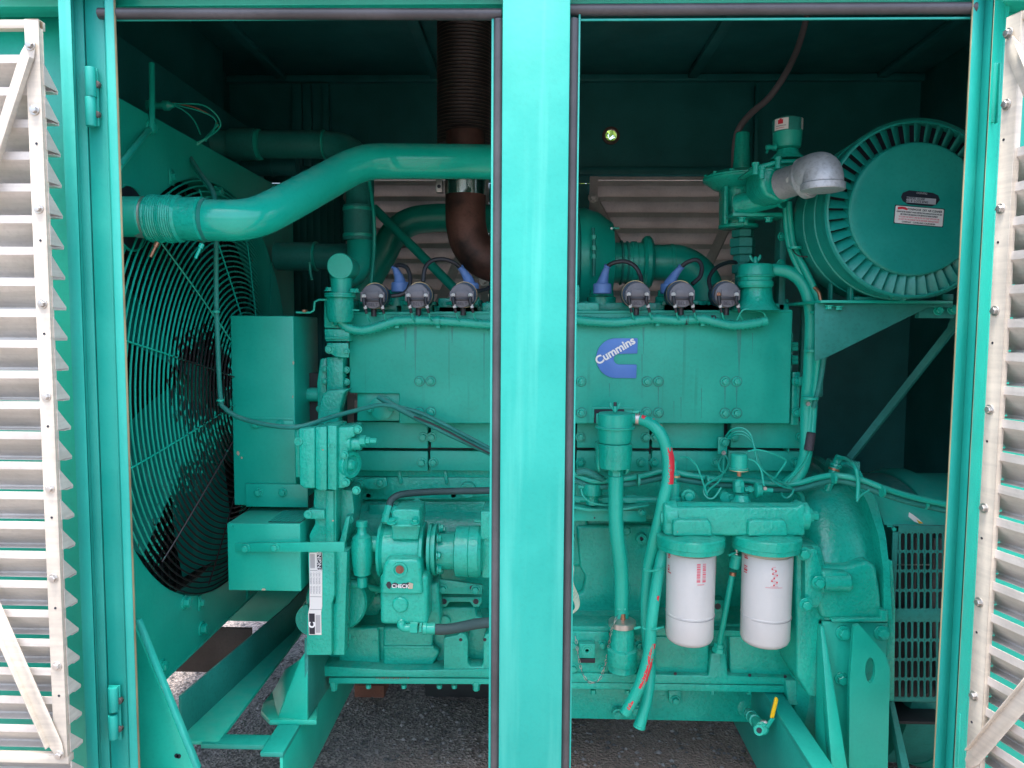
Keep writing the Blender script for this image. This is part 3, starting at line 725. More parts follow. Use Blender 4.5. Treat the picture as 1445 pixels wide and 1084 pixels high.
turn(CP, 'clamp_edge', CPR, 282, 310.5, 1.609, 'X', [(-.6, 30.2), (-.6, 31), (.6, 31), (.6, 30.2)], 36)
for x, y, m_ in ((221, 345, CPR), (284, 347, GG)):
    c_ = turn(CP, 'clamp_bolt', m_, x, y, 1.59, Vector((-.35, -.3, -1)), [(-3, 3.5), (4, 3.5), (4, 2.2), (20, 2.2), (20, 0)], 10)
# rear crossover pipe and its elbow
RC = T('rear_coolant_pipe', 'shadowed green pipe running behind the front air pipe and turning down by the engine', 'pipe')
P = resample(catmull([W(*p) for p in ((290, 203, 2.45), (330, 204, 2.5), (400, 204, 2.5), (462, 205, 2.5), (492, 212, 2.48), (507, 232, 2.44), (508, 262, 2.42), (508, 300, 2.40), (509, 340, 2.40))], 10), .012)
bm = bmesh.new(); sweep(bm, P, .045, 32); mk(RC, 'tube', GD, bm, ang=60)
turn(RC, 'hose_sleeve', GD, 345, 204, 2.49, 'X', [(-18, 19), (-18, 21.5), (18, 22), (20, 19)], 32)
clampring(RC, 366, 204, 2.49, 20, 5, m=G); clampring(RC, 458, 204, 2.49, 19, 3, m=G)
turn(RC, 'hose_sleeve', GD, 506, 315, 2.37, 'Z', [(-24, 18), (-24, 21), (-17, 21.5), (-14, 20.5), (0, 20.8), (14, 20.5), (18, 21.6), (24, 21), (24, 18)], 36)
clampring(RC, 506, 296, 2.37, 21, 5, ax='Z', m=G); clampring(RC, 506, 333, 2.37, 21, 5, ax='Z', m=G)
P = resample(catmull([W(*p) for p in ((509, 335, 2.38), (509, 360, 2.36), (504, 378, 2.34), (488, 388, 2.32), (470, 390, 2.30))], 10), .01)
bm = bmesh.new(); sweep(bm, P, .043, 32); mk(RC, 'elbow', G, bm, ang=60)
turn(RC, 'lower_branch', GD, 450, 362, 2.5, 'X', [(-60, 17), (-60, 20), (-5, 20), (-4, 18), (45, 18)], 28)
clampring(RC, 446, 362, 2.5, 20, 4, m=G)
tube(RC, 'clamp_bolt', G, [(437, 370, 2.42), (438, 385, 2.42), (440, 395, 2.42)], 2, seg=8)
LP_ = T('second_rear_pipe', 'dark lower pipe just below the shadowed coolant pipe', 'pipe')
turn(LP_, 'tube', GI, 380, 236, 2.7, 'X', [(-60, 12), (40, 12)], 24); clampring(LP_, 385, 236, 2.7, 12.5, 5, m=GI)
TP = T('turbo_outlet_pipe', 'green pipe curving up in front of the rear louvres', 'pipe')
P = resample(catmull([W(*p) for p in ((500, 430, 2.75), (520, 395, 2.75), (540, 360, 2.75), (556, 330, 2.75), (580, 313, 2.75), (610, 308, 2.75), (650, 308, 2.75), (720, 309, 2.75), (780, 312, 2.75), (830, 322, 2.72))], 10), .012)
bm = bmesh.new(); sweep(bm, P, .051, 32); mk(TP, 'tube', G, bm, ang=60)
st_ = tube(None, 'diagonal_stay', G, [(528, 294, 2.62), (642, 408, 2.5)], 6.5, smooth=False, seg=20)
prop(st_, 'straight green stay rod slanting down in front of the left rear louvres', 'stay rod')
tube(None, 'ventilation_line', G, [(521, 255, 2.36), (527, 300, 2.33), (528, 345, 2.33), (524, 400, 2.31)], 2.6)
prop(bpy.data.objects['ventilation_line'], 'thin green line running down beside the coolant pipe elbow', 'tube')
# exhaust
EX = T('exhaust_pipe', 'sooty corrugated exhaust flex joined to a rust-brown elbow left of the centre post', 'exhaust')
Yx = 2.42
zt0, zt1 = W(657, 0, Yx), W(657, 252, Yx)
prof = []; n = 44; L_ = (zt1.z-zt0.z-.12); r0 = RP(38, Yx)
for i in range(n*4+1):
    ph = i % 4; prof.append((i/(n*4.0), r0*(1.0 if ph in (1, 2) else .925)))
zl = W(657, 206, Yx).z
fx = lathe(EX, 'flexible_section', FLX, Vector((W(656, 100, Yx).x, Yx, zl)), 'Z', [(t*.48, r) for t, r in prof], 40, ang=70)
bm = bmesh.new()
for i in range(n):
    z = zl+.48*(i+.375)/n; lathe_bm(bm, Vector((W(656, 100, Yx).x, Yx, z)), 'Z', [(-.0008, r0*.99), (-.0008, r0*1.012), (.0008, r0*1.012), (.0008, r0*.99)], 40)
mk(fx, 'corrugation_ridges', FLE, bm, kind='stuff')
Yx2 = 2.36
cxx = W(657, 300, Yx2)
turn(EX, 'clamp_band', CHR, 657, 262, Yx2, 'Z', [(-14, 27), (-14, 28.6), (14, 28.6), (14, 27)], 36)
turn(EX, 'stub', RST, 657, 250, Yx2, 'Z', [(-30, 27.5), (60, 27.5)], 36)
P = resample(catmull([W(*p) for p in ((657, 272, Yx2), (657, 300, Yx2), (658, 320, Yx2), (664, 343, Yx2), (680, 362, Yx2), (704, 372, Yx2), (740, 376, Yx2))], 10), .008)
bm = bmesh.new(); sweep(bm, P, RP(28, Yx2), 40); mk(EX, 'elbow', RST, bm, ang=60)
bk = box(EX, 'clamp_bracket', ZNC, 615, 253, 624, 271, 2.33, .03, .001); turn(bk, 'bolt_hole', INK, 619.5, 263, 2.329, 'Y', [(0, 2.6), (1, 2.6)], 12)
# ================= stray ground items =================
wb = T('timber_block', 'short reddish-brown wooden block on the ground below the oil pan', 'wood block')
bxw(wb, 'block', WOD, (W(500, 975, 2.60).x, 2.60, .0), (W(542, 975, 2.60).x, 2.80, .046), .003)
bxw(wb, 'block', WOD, (W(536, 975, 2.65).x, 2.65, .047), (W(550, 975, 2.65).x, 2.83, .075), .003)
ts = T('underbody_tank', 'low black box under the oil pan, resting on the ground', 'tank')
bxw(ts, 'casing', DRK, (W(600, 985, 2.6).x, 2.59, .012), (W(700, 985, 2.6).x+.35, 2.88, .09), .006)
for i in range(2): bxw(ts, 'foot', DRK, (W(610+i*60, 985, 2.6).x, 2.61, 0), (W(618+i*60, 985, 2.6).x, 2.8, .0115), .002)
# ================= engine =================
N = T('gas_engine', 'big six-cylinder engine painted teal green filling the enclosure behind the doorways', 'engine')
# crankcase
blk = poly(N, 'crankcase', GC, [(470, 650), (1130, 650), (1130, 900), (470, 900)], 2.16, .42, .004)
# bulged water jacket along the upper block (left window)
turn(N, 'camshaft_housing', GC, 600, 690, 2.16, 'X', [(-120, 14), (-118, 17), (560, 17), (560, 14)], 28)
poly(N, 'block_pad', GC, [(497, 672), (498, 700), (507, 706), (640, 706), (700, 700), (700, 672)], 2.12, .05, .008, seg=4)
poly(N, 'block_pad', GC, [(500, 745), (500, 712), (520, 706), (690, 706), (830, 720), (830, 800), (690, 800), (640, 785), (560, 790), (505, 800)], 2.145, .05, .010, seg=4)
turn(N, 'crankcase_bulge', GC, 600, 752, 2.20, 'X', [(-98, 40), (-94, 46), (90, 46), (94, 40)], 64)
poly(N, 'block_pad', GC, [(520, 712), (556, 712), (560, 732), (520, 733)], 2.135, .012, .004)
poly(N, 'block_pad', GC, [(813, 742), (930, 742), (925, 800), (930, 884), (808, 884), (808, 842), (822, 836), (826, 815), (818, 800)], 2.135, .04, .010, seg=4)
poly(N, 'block_pad', GC, [(812, 640), (1130, 640), (1130, 730), (1100, 740), (812, 730)], 2.11, .08, .006)
# oval cover and link
poly(N, 'link_plate', GC, [(503, 676), (545, 674), (547, 686), (536, 691), (518, 691)], 2.085, .010, .003); bolts(N, [(510, 682), (537, 681)], 2.085, 5)
bolt(N, 504, 692, 2.08, 4)
turn(N, 'core_plug', GC, 660, 692, 2.10, 'Y', [(14, 12), (0, 11), (0, 7), (2, 7)], 24)
# ---- cylinder head shield
sh_ = poly(N, 'head_shield', GS, [(492, 441), (1119, 438), (1114.5, 598), (563, 598), (563, 556), (493, 555)], 2.02, .11, .004, seg=3)
poly(sh_, 'shield_lip', GS, [(493, 440.5), (1118, 437), (1118, 441), (493, 444.5)], 2.017, .10, .0015)
for L in ([(592, 538), (608, 538), (592, 581.5), (608, 581.5)], [(806, 538.5), (820, 538.5), (806, 582), (820.5, 582.5)], [(913, 538.5), (929, 538.5), (912, 582), (929, 582.5)], [(1023, 538.5), (1039.5, 538.5), (1023, 583), (1039.5, 583)]):
    for x, y in L:
        turn(sh_, 'washer_ring', GD, x, y, 2.0195, 'Y', [(0, 7.6), (-.8, 7.6), (-.8, 6.2), (0, 6.2)], 24)
        bolt(sh_, x, y, 2.0195, 4.7)
poly(sh_, 'notch_cover', INK, [(838, 577), (881, 577), (881, 597), (838, 597)], 2.0185, .0015, 0)
poly(sh_, 'notch_edge', G, [(836, 575), (895, 575), (895, 577.5), (838.5, 577.5), (838.5, 590), (836, 590)], 2.016, .004, .0005)
for k_ in range(1): box(sh_, 'notch_bracket', G, 841, 584, 896, 598, 2.017, .002, .0005)
# ---- push-rod covers under the shield
def cover_row(segs, y0, y1, Y):
    for x0, x1, bl_ in segs:
        c_ = box(N, 'side_cover', GS, x0, y0, x1, y1, Y, .05, .002)
        for bx_ in bl_: bolt(c_, bx_, y0+(y1-y0)*.58, Y, 5.0)
cover_row([(503, 603.5, [597]), (608, 706, [609]), (700, 811, []), (814, 917, [819, 911]), (920, 1022, [925]), (1031, 1134, [1036, 1129])], 596, 632, 2.075)
cover_row([(503, 603.5, [595]), (607, 706, [611.5]), (700, 810, []), (813.5, 916, [819, 905]), (919.5, 1021, [923]), (1027, 1131, [1010, 1122])], 637, 664, 2.09)
box(N, 'cover_backing', INK, 500, 590, 1134, 668, 2.12, .04, .001)
box(N, 'cover_ledge', GC, 500, 660, 1132, 672, 2.115, .05, .003)
poly(N, 'corner_boss', G, [(504, 552), (566, 552), (566, 594), (504, 594)], 2.036, .08, .002)
turn(N, 'oval_flange', G, 538, 576, 2.020, 'Y', [(10, 17), (0, 17), (-1, 15)], 28); bolts(N, [(552, 576), (522, 578)], 2.017, 3.8)
# ---- rocker boxes seen above the shield
def cyls_(x0, x1, y0, y1=442, Y=2.10, d=.16): return box(N, 'rocker_box', GC, x0, y0, x1, y1, Y, d, .004)
cyls_(497, 560, 424); cyls_(566, 610, 424); cyls_(612, 700, 432); cyls_(618, 676, 421); cyls_(812, 1062, 428)
cyls_(797, 818, 402, Y=2.05, d=.1); cyls_(797, 846, 427, Y=2.04, d=.1); cyls_(680, 700, 427, Y=2.06, d=.1)
cyls_(935, 1022, 424); cyls_(1060, 1114, 428, Y=2.06, d=.14); cyls_(797, 819, 333, 402, Y=2.3, d=.04)
for x in (512, 550, 572, 586, 611, 634, 672, 689, 826, 884, 900, 937, 975, 990, 1002, 1109, 1055):
    bolt(N, 0, 0, None, 4.4, axis=Vector((0, 0, 1)), pos=W(x, 428 if x > 1100 else 431, 2.09), washer=False); 
for x in (552, 559, 548): pass
for x, w_ in ((560, 20), (655, 22), (849, 20), (945, 20), (1040, 16)): turn(N, 'plug_tower', GC, x, 418, 2.14, 'Z', [(-14, w_), (-2, w_), (0, w_-3), (8, w_-4), (8, 0)], 28)
# ---- left end: thermostat housing and outlet
TH = N
turn(TH, 'water_outlet_cap', G, 479.5, 375.5, 1.93, 'Y', [(48, 17), (2.5, 18.5), (.8, 18.3), (0, 17.2)], 40)
turn(TH, 'water_outlet_neck', G, 482, 407, 1.96, 'Z', [(-10, 15), (14, 15)], 32)
turn(TH, 'outlet_flange', GC, 480, 417, 1.96, 'Z', [(-3, 21), (-2.5, 22), (-.3, 22), (0, 21.6), (.3, 22), (3, 22), (3.5, 20)], 32)
for x, y in ((464, 411), (502, 413), (498, 413)): bolt(TH, 0, 0, None, 4.5, axis=Vector((0, 0, 1)), pos=W(x, y, 1.94))
turn(TH, 'thermostat_body', GC, 480, 437, 1.97, 'Z', [(-18, 15), (-10, 19), (10, 20), (18, 19)], 32)
poly(TH, 'thermostat_housing', GC, [(457, 421), (492, 421), (492, 464), (457, 463)], 1.98, .12, .004)
poly(TH, 'front_casting', GC, [(457, 464), (493, 464), (493, 482), (459, 482)], 1.975, .12, .004)
turn(TH, 'cast_line', GC, 472, 477, 1.972, 'X', [(-13, 1), (-13, 1.7), (20, 1.7), (20, 1)], 10)
poly(TH, 'link_plate', GC, [(461, 484), (491, 484), (492, 505), (474, 504), (461, 496)], 1.965, .010, .002)
bolt(TH, 465, 493, 1.965, 4.6); bolt(TH, 489, 496, 1.965, 3.4)
poly(TH, 'water_manifold', GC, [(461, 504), (484, 504), (484, 556), (461, 556)], 1.99, .10, .003)
poly(TH, 'pump_side', GC, [(452, 506), (461, 505), (461, 590), (448, 585), (447, 540)], 2.02, .08, .004)
bolts(TH, [(459, 521), (459, 538), (489, 522), (489, 539), (451, 577)], 2.01, 3.6)
lathe(TH, 'pulley_hub', G, W(443, 557, 2.05), 'X', [(-.03, .02), (.03, .02), (.03, 0)], 16)
poly(TH, 'curved_arm', GC, [(455, 556), (462, 551), (492, 549), (485, 556), (480, 575), (476, 600), (447, 600), (449, 580)], 1.95, .05, .004, seg=3)
# ---- hydraulic pump, upper left
box(N, 'pump_body', GC, 417, 606, 424, 674, 1.80, .07, .003); 
poly(N, 'pump_body', GC, [(420, 605), (445, 603), (445, 690), (428, 690), (422, 684)], 1.775, .09, .006, seg=3)
poly(N, 'pump_body', GC, [(445, 603), (461, 602), (461, 692), (450, 692), (445, 690)], 1.77, .10, .003)
poly(N, 'pump_plate', GC, [(462, 600), (475, 601), (475, 692), (462, 691)], 1.768, .10, .003)
poly(N, 'pump_body', GC, [(476, 603), (500, 602), (501, 616), (491, 620), (491, 640), (487, 689), (476, 690)], 1.78, .09, .005, seg=3)
turn(N, 'pump_port', GC, 502, 626, 1.80, 'X', [(-15, 12), (-6, 12), (-4, 9.5), (8, 9.5), (9, 7)], 28)
turn(N, 'threaded_stub', G, 512, 622, 1.79, 'X', [(-4, 8), (4, 8), (5, 5.6), (10, 5.6), (11, 4), (20, 4), (20, 2)], 6)
turn(N, 'pump_outlet', GC, 497, 656, 1.80, Vector((.85, -.5, 0)), [(-16, 19), (-2, 20), (0, 19), (.5, 14), (-3, 13), (-3, 9), (3, 6), (5, 0)], 32)
bolts(N, [(505, 606), (486, 642), (488, 681), (503, 692)], 1.778, 4.4)
turn(N, 'socket_plug', GC, 421, 623, 1.773, 'Y', [(3, 6), (-1, 6), (-1, 4), (1, 4), (1, 0)], 16)
turn(N, 'socket_plug', GC, 468, 629, 1.767, 'Y', [(3, 5), (-1, 5), (-1, 3), (1, 3), (1, 0)], 16)
# ---- gear housing column with data plate
poly(N, 'gear_housing', GC, [(443, 690), (475, 690), (474, 767), (437, 767), (436, 755), (444, 740), (442, 712)], 1.83, .08, .004, seg=3)
poly(N, 'gear_housing', GC, [(434, 779), (472, 779), (472, 840), (468, 852), (468, 925), (432, 925), (433, 868), (437, 850)], 1.80, .03, .003)
poly(N, 'gear_housing', GC, [(472, 779), (490, 779), (486, 925), (470, 925), (468, 862), (473, 848)], 1.82, .05, .003)
poly(N, 'gear_housing', GC, [(475, 690), (497, 692), (500, 720), (492, 760), (474, 767)], 1.88, .1, .004)
poly(N, 'housing_rib', GC, [(459, 692), (471, 692), (471, 767), (459, 767)], 1.822, .02, .003)
poly(N, 'slanting_rib', GC, [(488, 730), (494, 728), (487, 768), (478, 768)], 1.85, .05, .002)
poly(N, 'mounting_lug', GC, [(430, 722), (436, 719), (458, 720), (458, 733), (436, 733), (430, 730)], 1.815, .03, .003); turn(N, 'lug_bolt', G, 434.5, 726, 1.813, 'Y', [(3, 6), (-1, 6), (-1.4, 4.6), (-1, 2), (1, 0)], 20)
turn(N, 'timing_cover', GC, 440, 875, 1.90, 'Y', [(40, 25), (0, 24), (0, 0)], 32)
turn(N, 'gear_cover', GC, 474, 850, 1.90, 'Y', [(60, 46), (4, 45), (0, 42), (0, 0)], 56)
turn(N, 'gear_cover', GC, 486, 790, 1.93, 'Y', [(60, 38), (4, 37), (0, 34), (0, 0)], 48)
bolts(N, [(493, 733), (484, 770), (474, 829), (487, 820), (472, 862), (489, 898), (479, 917), (441, 902)], 1.87, 4.4)
pl = poly(N, 'data_plate', LBL, [(436.5, 780), (454.5, 780), (454.5, 856), (453, 864), (453.5, 896), (436, 896), (435, 866), (437, 856)], 1.7985, .0012, 0, label='tall white data plate on the gear housing')
box(pl, 'black_panel', INK, 447.5, 780, 454, 804, 1.7975, .0008, 0); text(pl, 'plate_lettering', WHT, 'ENGINE', 450.7, 792, 1.797, 6, rot=90, ext=.0002)
box(pl, 'black_panel', INK, 436.5, 866, 444, 895, 1.7975, .0008, 0); text(pl, 'plate_emblem', WHT, 'C', 440.5, 882, 1.797, 9, rot=90, ext=.0002, bold=.6)
for y in (805, 842, 860): box(pl, 'printed_rule', GRY, 437.5, y, 454, y+.5, 1.798, .0003, 0)
for k in range(4):
    text(pl, 'plate_lettering', GRY, 'MODEL  SERIAL NO', 439+k*4, 823, 1.7978, 2.6, rot=90, ext=.0001)
for k in range(6): box(pl, 'printed_rule', GRY, 438+k*1.1, 782, 438.4+k*1.1, 802, 1.798, .0003, 0)
for k in range(5): box(pl, 'printed_rule', GRY, 446+k*1.3, 868, 446.5+k*1.3, 893, 1.798, .0003, 0)
# ---- relief valve
rv = turn(N, 'relief_valve', GC, 511, 780, 1.86, 'Z', [(-50, 6), (-50, 7.5), (-36, 7.5), (-35, 5.5), (-32, 8), (-31, 12.5), (-22, 13.5), (-18, 14.5), (-8, 15.5), (14, 15.5), (18, 14), (19, 13.8), (24, 13.5), (27, 9), (30, 7), (38, 6.5), (39, 8.5), (47, 8.5), (48, 6.5)], 32)
turn(N, 'relief_elbow', GC, 530, 768, 1.88, 'X', [(-16, 13), (-8, 12), (8, 12), (10, 15)], 28)
turn(N, 'relief_branch', GC, 500, 824, 1.9, 'X', [(-14, 6.5), (12, 6.5)], 20)
# ---- central pump
Yp = 1.88
turn(N, 'pump_barrel', GC, 570, 775, Yp, 'X', [(-33, 36), (-33, 40), (-29, 41.5), (-27, 38), (-25, 36), (25, 36), (27, 40), (31, 40), (32, 36)], 48)
poly(N, 'pump_top_box', GC, [(552, 737), (553, 722), (557, 719), (592, 719), (593, 737), (590, 762), (553, 762)], 1.815, .10, .004, seg=3)
a = [(555, 720, 1.85), (591, 720, 1.85), (593, 739, 1.80), (552, 739, 1.80)]
slab(N, 'top_cover_plate', GC, [(556, 719, 1.85), (590, 719, 1.85), (593, 741, 1.798), (552, 741, 1.798)], (0, 0, -.006), .002)
for x, y, Y in ((558, 722, 1.845), (588, 722, 1.845), (553, 738, 1.80), (586, 738, 1.80)): bolt(N, 0, 0, None, 5, axis=Vector((0, -.3, 1)), pos=W(x, y, Y)+Vector((0, 0, .001)))
box(N, 'pump_gearbox', GC, 536, 812, 604, 882, 1.79, .12, .012, seg=4)
poly(N, 'pump_gearbox', GC, [(541, 796), (548, 789), (590, 789), (594, 796), (597, 840), (536, 840)], 1.78, .10, .010, seg=4)
poly(N, 'gearbox_foot', GC, [(596, 828), (618, 822), (622, 884), (600, 884)], 1.86, .08, .008, seg=3)
turn(N, 'filler_ring', GC, 564, 804, 1.778, 'Y', [(3, 11.5), (-2, 11), (-2, 8.5), (1.5, 8)], 28)
turn(N, 'filler_socket', WOD, 564, 804, 1.7785, 'Y', [(0, 6), (.4, 6), (.4, 4.6), (2, 0)], 24)
text(N, 'cast_lettering', WHT, 'CHECK', 565, 827.5, 1.777, 5.6, ext=.0003, bold=.08)
for k, (x, y, w_, h_) in enumerate(((549, 826, 4.5, 5), (558, 826, 5, 4), (570, 827, 4.5, 4.5), (576, 826, 5, 4))):
    poly(N, 'worn_decal', INK, [(x+w_*math.cos(a_)*random.uniform(.75, 1.1), y+h_*math.sin(a_)*random.uniform(.75, 1.1)) for a_ in [i*.7 for i in range(9)]], 1.7785-.0002*k, .0008, 0)
poly(N, 'worn_decal', CRM, [(577, 822), (583, 824), (582, 831), (576, 831)], 1.7776, .0008, 0)
turn(N, 'round_plug', GC, 565, 853, 1.79, 'Y', [(3, 12), (0, 12), (-2.5, 11), (-3.5, 9.5), (-3.5, 0)], 32)
turn(N, 'pump_flange', GC, 612, 775, Yp, 'X', [(-7, 34), (-6, 37), (-2, 37), (-1, 34), (0, 34), (1, 37), (5, 37), (6, 33)], 6*6)
for a_ in range(0, 360, 45): bolt(N, 0, 0, None, 5, axis=Vector((1, 0, 0)), pos=W(620, 775, Yp)+Vector((0, math.cos(rad(a_))*-.056, math.sin(rad(a_))*.056)))
turn(N, 'coupling', GC, 632, 778, Yp, 'X', [(-14, 26), (14, 26)], 40)
turn(N, 'coupling_drum', GC, 662, 778, Yp, 'X', [(-20, 26), (-20, 32), (-18, 36), (0, 36.5), (.5, 35.5), (1.5, 36.5), (14, 37), (18, 34), (20, 26)], 48)
poly(N, 'drive_housing', GC, [(680, 722), (712, 722), (712, 816), (680, 816), (679, 790), (679, 740)], 1.85, .12, .004)
box(N, 'drive_housing', GC, 678, 722, 712, 762, 1.842, .02, .004)
turn(N, 'nipple', G, 676, 735, 1.88, 'X', [(-6, 3), (4, 3)], 6)
poly(N, 'support_bracket', GC, [(610, 816), (681, 826), (680, 839), (610, 838)], 1.90, .012, .002); bolts(N, [(625, 831), (671, 832)], 1.90, 5)
for x in (621, 667): turn(N, 'slot', INK, x-1, 830, 1.8985, 'Y', [(0, 3.5), (1, 3.5)], 12)
poly(N, 'bracket_leg', GC, [(603, 812), (609, 812), (610, 850), (604, 842)], 1.88, .03, .002)
poly(N, 'lug_casting', GC, [(618, 843), (680, 843), (680, 850), (676, 857), (668, 857), (663, 850), (634, 850), (630, 857), (622, 857), (618, 850)], 1.93, .07, .003)
for x in (626.5, 671.5): turn(N, 'bore', INK, x, 849, 1.9288, 'Y', [(0, 4), (1, 4)], 20)
poly(N, 'lug_neck', GC, [(624, 857), (670, 857), (676, 884), (620, 884)], 1.96, .1, .006, seg=3)
cyl(N, 'cast_boss', GC, 627, 878, 1.95, 9, .04, 'Y', bev=.004); cyl(N, 'cast_boss', GC, 672, 878, 1.96, 9, .04, 'Y', bev=.004)
for x, y, r in ((512, 842, 6), (528, 838, 5), (508, 872, 5), (690, 800, 6), (640, 700, 5), (588, 708, 5), (520, 700, 5)):
    cyl(N, 'cast_boss', GC, x, y, 2.12, r, .05, bev=.003)
for x, y in ((505, 862), (530, 862), (606, 896), (690, 870), (500, 900), (530, 905)): bolt(N, x, y, 2.02 if y > 885 else 2.12, 4.2)
poly(N, 'core_cover', GC, [(498, 846), (536, 840), (540, 856), (530, 870), (500, 872)], 2.11, .04, .004, seg=3)
poly(N, 'cast_rib', GC, [(500, 886), (700, 882), (700, 886), (500, 890)], 2.02, .03, .002)
tube(N, 'oil_line', G, [(496, 824, 1.93), (520, 828, 1.95), (536, 832, 1.98)], 5)
for x in (560, 625, 690): poly(N, 'cast_rib', GC, [(x, 664), (x+5, 664), (x+8, 682), (x+3, 684)], 2.11, .03, .003)
# ---- oil pan, left
poly(N, 'oil_pan', GC, [(452, 884), (1124, 880), (1123, 955), (452, 950)], 2.03, .40, .004)
poly(N, 'pan_pocket', GC, [(477, 886), (534, 886), (536, 940), (478, 940)], 2.012, .03, .007, seg=3)
poly(N, 'pan_pocket', GC, [(540, 886), (612, 886), (610, 912), (622, 920), (610, 940), (540, 940)], 2.005, .03, .008, seg=3)
poly(N, 'pan_rib', GC, [(541, 912), (612, 912), (612, 916), (541, 916)], 2.0, .02, .002)
poly(N, 'lug_web', GC, [(626, 953), (626, 900), (646, 896), (650, 893), (657, 896), (660, 902), (660, 936), (664, 941), (679, 941), (682, 936), (682, 902), (685, 895), (694, 893), (705, 900), (705, 953)], 1.975, .05, .003)
for x, y in ((650, 903), (684, 903)): turn(N, 'bore', INK, x, y, 1.9738, 'Y', [(0, 2.4), (1, 2.4)], 16)
for x, y in ((613, 952), (663, 952)): turn(N, 'bore', INK, x, y, 1.9738, 'Y', [(0, 2.2), (1, 2.2)], 16)
cyl(N, 'cast_boss', GC, 637, 912, 1.98, 7.5, .05); turn(N, 'socket_plug', GC, 637, 912, 1.978, 'Y', [(1, 4.5), (-1, 4.5), (-1, 2), (0, 0)], 20)
poly(N, 'pan_flange', GC, [(452, 940), (560, 946), (712, 944), (712, 957), (452, 955)], 1.97, .08, .003)
poly(N, 'pan_flange', G, [(464, 957), (712, 958), (712, 968), (690, 968), (690, 966), (464, 965)], 1.975, .08, .002)
for x in (471, 672): turn(N, 'pan_bolt', GC, x, 968, 1.985, 'Z', [(-7, 4), (-6, 5), (2, 5), (2, 7), (8, 7)], 6)
for x in (520, 570, 620, 641): turn(N, 'pan_bolt', GC, x, 969, 1.99, 'Z', [(-2, 4), (3, 4)], 6)
for k in range(14): x = 530+k*3.4; poly(N, 'paint_chip', FLE, [(x, 956+random.random()), (x+random.uniform(1, 4), 956), (x+2, 958+random.random())], 1.9685, .0007, 0)
# ---- right hand lower side: plates
poly(N, 'pan_top_ledge', GC, [(797, 884), (870, 884), (1126, 893), (1126, 899), (797, 897)], 2.0, .08, .003)
box(N, 'sump', GC, 716, 968, 1078, 1013, 2.12, .42, .006)
poly(N, 'pan_panel', GC, [(923, 898), (1001, 898), (1000, 946), (996, 952), (923, 951)], 2.005, .04, .005, seg=3)
poly(N, 'pan_panel', GC, [(1029, 898), (1122, 896), (1122, 955), (1036, 955), (1030, 948)], 2.005, .04, .005, seg=3)
poly(N, 'pan_flange', GC, [(797, 950), (925, 952), (1000, 954), (1004, 922), (1024, 922), (1027, 954), (1125, 957), (1125, 967), (797, 963)], 1.985, .06, .003)
poly(N, 'pan_flange', GC, [(797, 963), (1115, 968), (1113, 978), (797, 972)], 1.99, .06, .002)
for x in (837, 885, 1005, 1057, 1109): turn(N, 'pan_bolt', GC, x, 976, 2.01, 'Z', [(-3, 4), (3, 4)], 6)
for x, y in ((953, 951), (1058, 953), (1108, 955)): turn(N, 'bore', INK, x, y, 1.984, 'Y', [(0, 2.4), (1, 2.0)], 10)
lg = poly(N, 'sump_lug', GC, [(944, 975), (962, 975), (962, 990), (958, 996), (949, 996), (944, 990)], 2.10, .02, .002); bolt(lg, 953, 988, 2.10, 5.2)
for x, y in ((872, 1008), (898, 1003)): turn(N, 'sump_plug', GC, x, y, 2.10, 'Y', [(8, 8.5), (0, 8), (0, 5), (-3, 4.4), (-3, 0)], 24)
# dipstick/plug plate
q_ = box(N, 'access_plate', GC, 804, 892, 860, 949, 1.99, .02, .004, seg=3); bolts(q_, [(809, 910), (850, 910), (809, 943), (850, 943)], 1.99, 4.8)
box(q_, 'plug_block', GC, 817, 909, 840, 929, 1.965, .026, .002); turn(q_, 'square_plug', GC, 828.5, 918, 1.965, 'Y', [(1, 8.8), (-1, 8.4), (-1, 5.5), (-2, 5.2), (-2, 3), (0, 2), (0, 0)], 24)
box(q_, 'plug_underside', INK, 818, 930, 840, 935.5, 1.982, .01, .001)
bs = turn(N, 'threaded_boss', GC, 905, 760, 2.125, 'Y', [(4, 8.5), (0, 8), (-4, 7.2), (-4, 2.5), (2, 2.5)], 24); turn(bs, 'bore', INK, 905, 760, 2.115, 'Y', [(0, 2.3), (1, 2.3)], 12)
turn(N, 'hidden_bolt', GC, 884, 749, 2.11, 'Y', [(0, 7), (-3, 5), (-3, 0)], 6); turn(N, 'threaded_boss', GC, 804, 759, 2.11, 'Y', [(4, 8), (-4, 7), (-4, 3), (0, 0)], 20)
box(N, 'dark_bracket', GC, 1008, 775, 1023, 794, 2.05, .05, .002)
poly(N, 'lug_bracket', GC, [(1006, 847), (1022, 847), (1022, 892), (1006, 892)], 2.04, .04, .003)
for y in (856, 887): turn(N, 'bore', INK, 1013, y, 2.0388, 'Y', [(0, 4.4), (1, 4.4)], 18)
